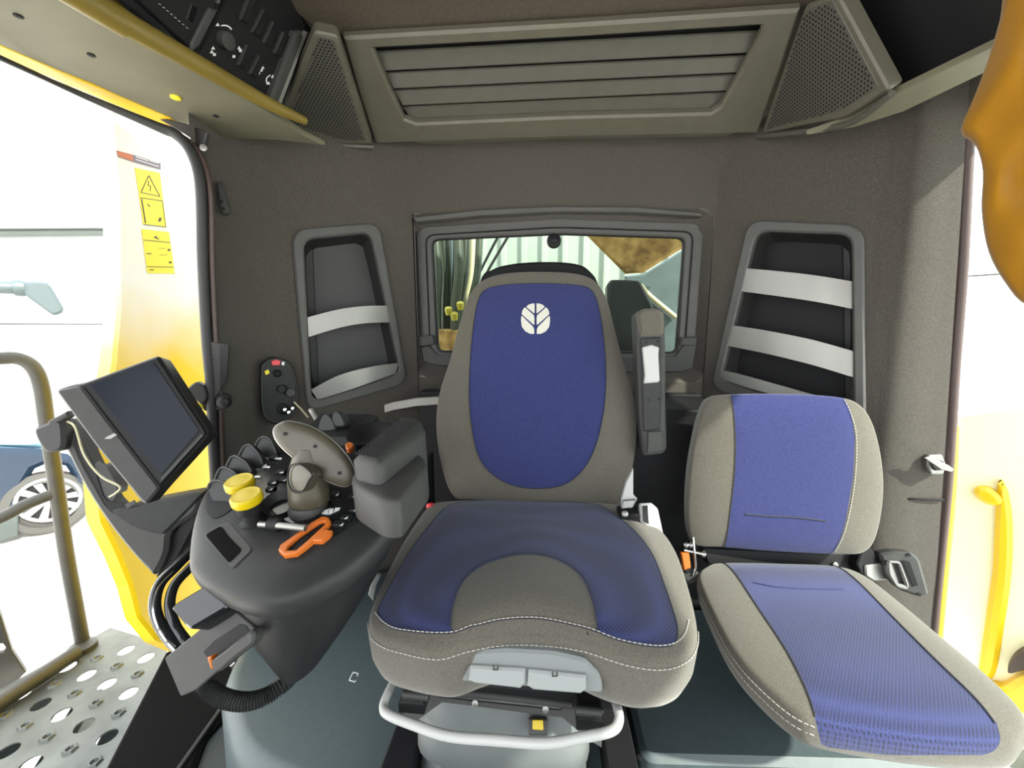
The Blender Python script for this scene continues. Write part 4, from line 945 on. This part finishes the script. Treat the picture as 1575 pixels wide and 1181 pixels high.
# power socket panel
F = vert(V3((-.862, 1.11, 0)), V3((-.79, 1.2, 0))); F = Fr(atY(430, 600, 1.13), F.N)
sp = thing('socket_panel', F.at(428, 600), 'oblong dark socket panel with red light and plugged-in key, left rear wall', 'socket panel')
slab('panel_plate', F, [(401, 575), (404, 558), (424, 549), (446, 558), (456, 580), (459, 620), (452, 640), (430, 652), (410, 646), (402, 625)], .012, M['plas'], sp, h=.008, smooth=4, bev=.003)
tube('panel_rim', [F.at(*q, .008) for q in [(403, 575), (406, 560), (424, 552), (444, 560), (453, 580), (457, 620), (450, 639), (430, 649), (412, 644), (404, 625)]], .0025, M['mid'], sp, n=6, closed=True)
slab('red_light', F, [(417, 556), (424, 553), (432, 555), (430, 562), (419, 562)], .004, M['red'], sp, h=.0105, bev=.001)
slab('yellow_light', F, [(407, 571), (413, 568), (415, 574), (409, 577)], .004, M['sticky'], sp, h=.0105, bev=.001)
slab('white_light', F, [(434, 556), (438, 557), (437, 562), (433, 561)], .003, M['inkl'], sp, h=.0105, bev=.0)
lathe('rotary_knob', F.at(426, 574, .008), F.N, [(.012, 0), (.012, .004), (.008, .006), (.008, .016), (.005, .018)], M['black'], sp, n=18)
lathe('socket_cap', F.at(436, 598, .010), (.3, -1, .1), [(.012, 0), (.012, .012), (.010, .016)], M['plas2'], sp, n=18)
lathe('socket_ring', F.at(436, 629, .008), F.N, [(.018, 0), (.018, .006), (.013, .008), (.012, .002)], M['black'], sp, n=20)
lathe('key_head', F.at(448, 604, .02), (.5, -1, .2), [(.012, 0), (.014, .004), (.012, .01)], M['mid'], sp, n=18)
for q in ((438, 630), (444, 634), (450, 628)): lathe('key_ring_tag', F.at(*q, .018), (.6, -1, .3), [(.004, 0), (.006, .002), (.004, .004)], M['chrome'], sp, n=10)
tube('antenna_stalk', [F.at(452, 618, .02), F.at(462, 628, .024), F.at(474, 642, .03)], .0028, M['hosep'], sp, n=6)
# catch on the right pillar
F = Fr(atY(1440, 715, 1.085), (-.2, -1, .1))
rh = thing('pillar_catch', F.at(1440, 715), 'small folded metal catch on the sunlit right pillar', 'catch')
slab('catch_base', F, [(1428, 700), (1450, 699), (1456, 715), (1452, 730), (1432, 730), (1426, 716)], .016, M['steel'], rh, h=.01, r=.005, bev=.003)
slab('catch_plate', F, [(1422, 704), (1430, 702), (1460, 716), (1468, 722), (1464, 726), (1448, 722)], .004, M['steel'], rh, h=.024, bev=.001)
slab('catch_hinge', F, [(1432, 712), (1452, 710), (1458, 722), (1440, 724)], .014, M['mid'], rh, h=.020, bev=.002)
# hanging orange cloth, right
FC2 = Fr(atY(1560, 200, .66), (-.55, -1, .0))
oc_ = cr2(FC2.tr([(1562, -48), (1546, 20), (1528, 80), (1508, 135), (1486, 186), (1488, 202), (1508, 219), (1519, 260), (1517, 320), (1528, 385), (1556, 436), (1590, 470), (1680, 500), (1720, 300), (1720, -50), (1640, -92)]), 4)
fold = lambda u, v: .010*math.sin((u*.8+v*.75)*52)+.006*math.sin((u-v*.4)*90+1)+.012*math.sin(v*16)
OCL = Cush(FC2, oc_, .02, 8, ((.002, -.004), (.0, -.016), (-.006, -.02)), fold)
cl = obj('orange_cloth', OCL.body(26), M['cloth'], None, ang=80); tag(cl, 'draped orange-yellow cloth hanging in the top right corner', 'cloth')

# ------------------------------------------------------------------ outside
cwv = atZ(75, 822, -1.45); GZ = -1.45
struct(box('ground', (0, 10, GZ-.05), (120, 90, .1), M['conc'], bev=0))
# white hall beyond the door: rows of sandwich panels
def hall(name, O, N, w, zs, pw, lab):
    F = Fr(O, N); t = thing(name, O, lab, 'building')
    for za, zb in zip(zs, zs[1:]):
        for i in range(int(w/pw)):
            x = -w/2+i*pw; m = MB(); m.slab(F, [(x+.01, za+.015), (x+pw-.01, za+.015), (x+pw-.01, zb-.015), (x+.01, zb-.015)], .1, 0, .006)
            obj('siding_panel', m, M['sheet'], t)
    m = MB(); m.slab(F, [(-w/2, zs[0]), (w/2, zs[0]), (w/2, zs[-1]), (-w/2, zs[-1])], .05, -.08, 0); obj('wall_core', m, M['gapm'], t); return t
hd = V3((math.sin(R(52)), -math.cos(R(52)), 0))
hall('hall', V3((-9.5, 7.5, 0)), hd, 24, (GZ, 1.12, 4.6, 8), 8, 'long white panelled hall seen through the open left door')
hall('shed', V3((9.5, 6.0, 0)), V3((-.8, -.6, 0)), 24, (GZ, 2.0, 5, 8), 8, 'white shed wall seen through the right side window')
F = Fr(V3((-8.6, 6.8, 0)), hd)
be = thing('wall_beam', F.at(80, 356), 'grey-green steel beam on the white hall outside', 'beam')
slab('beam', F, [(-500, 352), (158, 350), (162, 362), (-500, 368)], .25, M['beam'], be, bev=.01); slab('beam_flange', F, [(-500, 346), (160, 343), (160, 351), (-500, 354)], .3, M['gapm'], be, h=.05, bev=.01)
# mirror arm close by
FMi = Fr(V3((-2.6, 2.0, 0)), hd)
ma = thing('mirror_arm', FMi.at(50, 440), 'pale grey tubular mirror arm with angled head outside left door', 'mirror')
tube('tube', [FMi.at(-120, 440), FMi.at(0, 442), FMi.at(36, 443)], .032, M['tubeg'], ma, sm=0, n=14)
lathe('collar', FMi.at(30, 443), FMi.U, [(.040, -.02), (.044, 0), (.040, .02)], M['tubeg'], ma, n=16)
slab('head', FMi, [(36, 432), (70, 433), (78, 440), (98, 474), (96, 481), (82, 486), (38, 454)], .10, M['tubeg'], ma, h=.05, r=.02, bev=.012)
# yellow side panel of the machine with safety stickers
pd = V3((-.10, .45, 0)).normalized(); FY = Fr(V3((-1.25, 1.05, 0)), (pd.y, -pd.x, 0))
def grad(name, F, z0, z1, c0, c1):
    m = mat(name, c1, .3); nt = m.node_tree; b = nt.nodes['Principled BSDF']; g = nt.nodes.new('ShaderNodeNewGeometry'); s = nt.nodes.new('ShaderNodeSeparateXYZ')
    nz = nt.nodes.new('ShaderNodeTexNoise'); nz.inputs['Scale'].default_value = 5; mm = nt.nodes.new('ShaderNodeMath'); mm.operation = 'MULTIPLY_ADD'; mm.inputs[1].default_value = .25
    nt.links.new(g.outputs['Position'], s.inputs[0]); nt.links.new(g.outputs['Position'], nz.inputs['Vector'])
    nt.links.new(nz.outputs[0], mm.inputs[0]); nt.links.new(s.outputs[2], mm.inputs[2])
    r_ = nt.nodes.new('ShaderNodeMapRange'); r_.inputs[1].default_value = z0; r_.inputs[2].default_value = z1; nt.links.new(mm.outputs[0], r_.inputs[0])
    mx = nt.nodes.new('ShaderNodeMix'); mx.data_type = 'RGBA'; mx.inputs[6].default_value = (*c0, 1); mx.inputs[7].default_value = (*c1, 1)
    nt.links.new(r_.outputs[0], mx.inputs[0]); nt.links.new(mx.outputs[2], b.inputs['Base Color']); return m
M['two'] = grad('yellow_paint_glare', FY, 1.05, 1.35, (.90, .60, .01), (.86, .85, .76))  # overexposed white top of the yellow panel put into the colour by height
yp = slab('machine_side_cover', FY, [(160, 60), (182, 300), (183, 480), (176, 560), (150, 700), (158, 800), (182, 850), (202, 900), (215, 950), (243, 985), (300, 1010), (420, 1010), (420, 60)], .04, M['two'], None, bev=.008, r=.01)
tag(yp, 'yellow side panel of the machine, with glare painted white at the top, behind the door seal', 'panel')
def sticker(px, lab, marks, mt=M['sticky']):
    s = slab('warning_sticker', FY, px, .001, mt, None, h=.0014, bev=0); tag(s, lab, 'sticker', 'safety stickers on the side panel')
    for nm, mm, ls in marks:
        m = MB()
        for l in ls: m.slab(FY, FY.tr(l, .002), .0006, .002, 0)
        obj(nm, m, mm, s)
    return s
def ln(a, b, w_=1.0):
    dx, dy = b[0]-a[0], b[1]-a[1]; l = math.hypot(dx, dy) or 1; nx, ny = -dy/l*w_/2, dx/l*w_/2
    return [(a[0]+nx, a[1]+ny), (b[0]+nx, b[1]+ny), (b[0]-nx, b[1]-ny), (a[0]-nx, a[1]-ny)]
sticker([(179, 231), (205, 238), (247, 251), (247, 261), (205, 249), (181, 241)], 'narrow orange and grey sticker, topmost on the side panel',
    [('orange_block', M['org'], [[(180, 232), (204, 238), (205, 248), (182, 240)]]), ('lettering', M['inkl'], [ln((209, 241), (228, 247), 1.4), ln((209, 245), (244, 256), 1.2), ln((230, 247), (244, 251), 1.2)])], M['inkp'])
sticker([(208, 258), (246, 266), (256, 350), (221, 345)], 'yellow sticker with lightning bolt triangle above a pictogram box',
    [('triangle', M['ink'], [ln((229, 270), (217, 296)), ln((217, 296), (246, 302)), ln((246, 302), (229, 270)), ln((229, 278), (228, 285)), ln((228, 285), (232, 286)), ln((232, 286), (231, 294))]),
     ('pictogram', M['ink'], [ln((216, 304), (250, 309)), ln((218, 306), (224, 343), 1.6), ln((221, 345), (255, 349)), ln((250, 309), (255, 349), .7), ln((227, 314), (231, 318), 1.2), [(246, 334), (249, 336), (247, 341), (243, 340)]])])
sticker([(218, 352), (260, 357), (269, 421), (227, 420)], 'yellow sticker with ruled lines, lowest on the side panel',
    [('pictogram', M['ink'], [ln((220, 369), (262, 373)), [(236, 365), (240, 363), (246, 369)], ln((226, 410), (268, 411)), ln((226, 390), (233, 390), 1.4), ln((230, 415), (237, 415), 1.4), [(258, 383), (262, 383), (262, 386), (258, 386)], [(260, 402), (264, 402), (264, 405), (260, 405)], ln((244, 382), (255, 382), .6), ln((246, 392), (257, 392), .6)])])
# walkway of perforated plate on the left, handrail
FGt = Fr((0, 0, -.1), (0, 0, 1), (0, 1, 0))
gp = FGt.tr([(170, 965), (245, 988), (268, 1016), (160, 1240), (40, 1500), (-900, 1500), (-260, 1170), (0, 1060)])
gt = thing('walkway_plate', FGt.at(120, 1080), 'galvanised perforated walkway plate outside the left door', 'walkway')
gpc = ccw(gp); ins = lambda u, v, d: all((gpc[(i+1) % len(gpc)][0]-gpc[i][0])*(v-gpc[i][1])-(gpc[(i+1) % len(gpc)][1]-gpc[i][1])*(u-gpc[i][0]) > d*math.hypot(gpc[(i+1) % len(gpc)][0]-gpc[i][0], gpc[(i+1) % len(gpc)][1]-gpc[i][1]) for i in range(len(gpc)))
ca, sa = math.cos(R(32)), math.sin(R(32)); holes = []; bumps = []
for i in range(-40, 41):
    for j in range(-40, 41):
        a, b = i*.078, j*.078; u, v = -1.4+a*ca-b*sa, .8+a*sa+b*ca
        if ins(u, v, .035) and v > .3 and u > -2.3: (holes if (i+j) % 2 == 0 else bumps).append((u, v))
m = MB(); m.slab(FGt, gp, .004, 0, 0, [[(u+.024*math.cos(k*math.pi/7), v+.024*math.sin(k*math.pi/7)) for k in range(14)] for u, v in holes]); obj('plate', m, M['galv'], gt)
m = MB()
for u, v in bumps: m.grid([[FGt.p(u+r*(1+.16*(k % 2))*math.cos(k*math.pi/6), v+r*(1+.16*(k % 2))*math.sin(k*math.pi/6), h) for k in range(12)] for r, h in ((.017, 0), (.012, .006), (.009, .006), (.006, .001))], cu=True)
o = obj('anti_slip_bump', m, M['galv'], gt); o['kind'] = 'stuff'
for k in range(3):
    o = V3((-1.26-.17*k, .86+.03*k, -.16)); box('support_bar', o, (.06, .34, .06), M['teal'], gt, Fr((0, 0, 0), (0, 0, 1), (-.53, .85, 0)))
tube('edge_tube', [FGt.at(118, 1003, .03), FGt.at(0, 1080, .03), FGt.at(-200, 1230, .03)], .026, M['rail2'], gt, sm=0, n=12)
FH = Fr(V3((-1.72, 1.19, 0)), (.75, -.66, 0))
hr = thing('handrail', FH.at(128, 998), 'bent olive-grey handrail tube standing on the walkway outside', 'handrail')
tube('upright', [FH.at(-60, 556), FH.at(0, 551), FH.at(30, 552), FH.at(52, 566), FH.at(64, 596), FH.at(72, 650), FH.at(86, 740), FH.at(102, 850), FH.at(122, 960), FH.at(130, 1004)], .021, M['rail2'], hr, n=14)
tube('cross_bar', [FH.at(-120, 850), FH.at(0, 797), FH.at(40, 776), FH.at(88, 757)], .019, M['rail2'], hr, n=12)
lathe('foot', FGt.at(128, 999, 0), (0, 0, 1), [(.04, 0), (.04, .02), (.026, .024)], M['rail2'], hr)
FH2 = Fr(V3((-1.86, 1.02, 0)), (.75, -.66, 0))
ft = slab('rail_post', FH2, [(-20, 890), (2, 950), (18, 1000), (40, 1034), (30, 1044), (-20, 1075)], .02, M['rail2'], None, bev=.003, holes=[[(-6, 992), (4, 990), (9, 997), (4, 1004), (-5, 1006)]], hr=.004); tag(ft, 'flat olive-grey post plate at the left edge of the picture', 'post')
# parked car
FCa = Fr(cwv, (.72, -.69, 0)); car = thing('car', FCa.at(60, 822), 'dark blue parked car with light alloy wheel beyond the handrail', 'car')
slab('body', FCa, [(-320, 690), (-100, 678), (0, 690), (60, 692), (104, 700), (126, 722), (133, 762), (128, 776), (122, 776), (118, 745), (100, 718), (76, 712), (52, 722), (36, 748), (30, 790), (30, 822), (0, 832), (-320, 840)], 1.7, M['car'], car, bev=.05)
slab('cabin', FCa, [(-300, 690), (-240, 620), (-80, 606), (20, 636), (80, 690)], 1.4, M['cglass'], car, h=-.15, r=.2, bev=.05)
slab('sill', FCa, [(-320, 812), (0, 800), (28, 790), (28, 824), (0, 834), (-320, 846)], .1, M['beam'], car, h=.03, bev=.01)
wh = lathe('wheel', FCa.at(76, 768, -.2), FCa.N, [(.20, 0), (.36, .02), (.39, .06), (.39, .17), (.35, .21), (.28, .215), (.27, .17), (.05, .16)], M['tyre'], car, n=36)
m = MB(); FWh = Fr(FCa.at(76, 768, .0), FCa.N)
m.lathe(FWh.O, FWh.N, [(.27, -.04), (.27, -.02), (.05, -.03)], 30); obj('wheel_disc', m, M['black'], wh); m = MB(); m.lathe(FWh.O, FWh.N, [(.07, -.02), (.07, .01), (.03, .015)], 20)
m.tube([FWh.p(.262*math.cos(k*math.pi/15), .262*math.sin(k*math.pi/15)) for k in range(30)], .022, 8, 0, True)
for k in range(10):
    a = 2*math.pi*k/10; d = (math.cos(a), math.sin(a)); n_ = (-d[1], d[0]); m.slab(FWh, [(d[0]*.03+n_[0]*.02, d[1]*.03+n_[1]*.02), (d[0]*.03-n_[0]*.02, d[1]*.03-n_[1]*.02), (d[0]*.26-n_[0]*.04, d[1]*.26-n_[1]*.04), (d[0]*.26+n_[0]*.04, d[1]*.26+n_[1]*.04)], .02, .005, .004)
obj('rim', m, M['alloy'], wh)
# right side: yellow shield, walkway
FR2 = Fr(V3((1.62, 1.25, 0)), (-.75, -.66, 0))
M['blown'] = mat('blown_yellow_paint', (.88, .80, .55), .4)  # yellow panel, its overexposed look put into a pale colour
ys = thing('side_shield', FR2.at(1530, 1000), 'curved yellow side shield, paled for overexposure, outside the right window', 'panel')
slab('shield', FR2, [(1464, 640), (1600, 620), (1800, 700), (1800, 1180), (1420, 1180)], .03, M['blown'], ys, h=-.03, bev=.008, r=.03)
slab('yellow_flute', FR2, [(1535, 742), (1548, 752), (1557, 800), (1556, 880), (1545, 960), (1530, 1040), (1506, 1045), (1512, 980), (1526, 880), (1530, 800)], .03, M['yel'], ys, h=-.01, smooth=4, bev=.012)
slab('grip_recess', FR2, [(1497, 757), (1506, 750), (1522, 752), (1540, 766), (1541, 776), (1524, 778), (1506, 770)], .03, M['yel'], ys, h=.0, smooth=4, bev=.012)
slab('fender', FR2, [(1500, 1050), (1540, 1060), (1580, 1040), (1700, 1020), (1700, 1110), (1560, 1098)], .06, M['yel'], ys, h=.02, smooth=4, bev=.015)
slab('fender_slot', FR2, [(1550, 1035), (1556, 1018), (1572, 1004), (1600, 996), (1600, 1020), (1566, 1034)], .04, M['brown'], ys, h=.015, smooth=4, bev=.004)
FGr = Fr((0, 0, -.12), (0, 0, 1), (0, 1, 0)); gr = thing('walkway_plate', FGr.at(1540, 1160), 'grey perforated walkway plate outside, bottom right corner behind passenger seat', 'walkway')
q0 = FGr.uv(1500, 1150); gp = [(q0[0]-.15, q0[1]-.5), (q0[0]+.9, q0[1]-.5), (q0[0]+.9, q0[1]+.1), (q0[0]-.15, q0[1]+.1)]
m = MB(); hl_ = []
for i in range(-2, 12):
    for j in range(-6, 3):
        u, v = q0[0]+i*.078+.039*(j % 2), q0[1]+j*.066
        if gp[0][0]+.03 < u < gp[1][0]-.03 and gp[0][1]+.03 < v < gp[2][1]-.03: hl_.append((u, v))
m.slab(FGr, gp, .004, 0, 0, [[(u+.022*math.cos(k*math.pi/7), v+.022*math.sin(k*math.pi/7)) for k in range(14)] for u, v in hl_]); obj('plate', m, M['galv'], gr)
# behind the rear window
FZ = Fr((0, 3.2, 0), (0, -1, 0))
cp = thing('corrugated_sheet', (.1, 3.2, GZ), 'pale green corrugated panel seen through the rear window', 'panel')
m = MB(); x0, x1 = FZ.uv(690, 450)[0], FZ.uv(1100, 450)[0]; prof = []
x = x0
while x < x1:
    prof += [(x, 0), (x+.10, 0), (x+.115, .03), (x+.145, .03)]; x += .16
m.grid([[V3((a, 3.2-b, z)) for a, b in prof] for z in (GZ, 2.4)]); m.grid([[V3((a, 3.23, z)) for a, b in prof] for z in (GZ, 2.4)])
obj('metal_sheet', m, M['green'], cp, ang=20)
FZ = Fr((0, 2.3, 0), (-.1, -1, -.25))
rp = slab('tank_chute', FZ, [(880, 340), (1120, 340), (1075, 372), (1048, 384), (990, 420), (962, 422)], .12, M['rust'], None, bev=.015); tag(rp, 'rusty orange-brown steel hopper slanting down behind the rear window', 'machine part')
FZ = Fr((0, 2.2, 0), (-.1, -1, 0))
tp_ = slab('steel_cover', FZ, [(962, 424), (990, 421), (1050, 384), (1120, 360), (1120, 600), (960, 600)], .06, M['teal'], None, bev=.008); tag(tp_, 'dark teal-grey steel cover below the rusty hopper behind rear window', 'machine part')
tube('pipe', [FZ.at(985, 438, .02), FZ.at(1000, 455, .02), FZ.at(1040, 488, .02)], .012, M['hosep'], tp_, n=8)
FZ = Fr((0, 1.93, 0), (-.1, -1, 0))
db = slab('reflection_box', FZ, [(934, 436), (940, 430), (955, 430), (985, 432), (1005, 470), (1010, 660), (934, 660)], .2, M['plas'], None, r=.02, bev=.01); tag(db, 'black box standing in for a reflection in the rear window, right of the seat', 'machine part')  # dark reflection in the pane, built as a solid box
hs = thing('hydraulic_hoses', (-.55, 2.1, .8), 'bundle of dark hydraulic hoses with yellow caps behind the rear window', 'hoses')
for i, (xa, xb, mt, r) in enumerate(((668, 672, 'hose', .022), (680, 686, 'hose', .026), (694, 690, 'teal', .02), (704, 700, 'hose', .024), (716, 706, 'hose', .02), (728, 714, 'hosep', .016), (738, 722, 'hose', .018), (674, 680, 'teal', .014))):
    y = 2.0+.06*(i % 3); tube('hose', [atY(xa, 345, y), atY((xa+xb)/2+4, 420, y-.02), atY(xb, 490, y), V3((*atY(xb+3, 570, y).xy, .64))], r, M[mt], hs, n=10)
for q in ((690, 478), (708, 470), (699, 486)): lathe('yellow_cap', atY(*q, 1.92), (0, -.3, 1), [(.014, -.02), (.018, 0), (.018, .014), (.010, .02)], M['cap'], hs, n=14)
for a, b in (((770, 356), (735, 425)), ((786, 356), (742, 432))): tube('cable', [atY(*a, 2.4), atY(*b, 2.4), atY(b[0]-14, b[1]+40, 2.4)], .009, M['black'], hs, n=6)
box('manifold', atY(705, 535, 2.05), (.34, .15, .20), M['rust'], hs, bev=.01)
bp_ = slab('machine_bulkhead', Fr((0, 2.5, 0), (0, -1, 0)), [(560, 330), (742, 330), (735, 420), (725, 620), (560, 620)], .04, M['teal'], None); tag(bp_, 'dark steel machine wall behind the hydraulic hoses', 'machine part')
eb = box('engine_bay_floor', (0.05, 2.3, .62), (2.2, 1.5, .05), M['rust']); struct(eb); eb.name = 'trim_20'
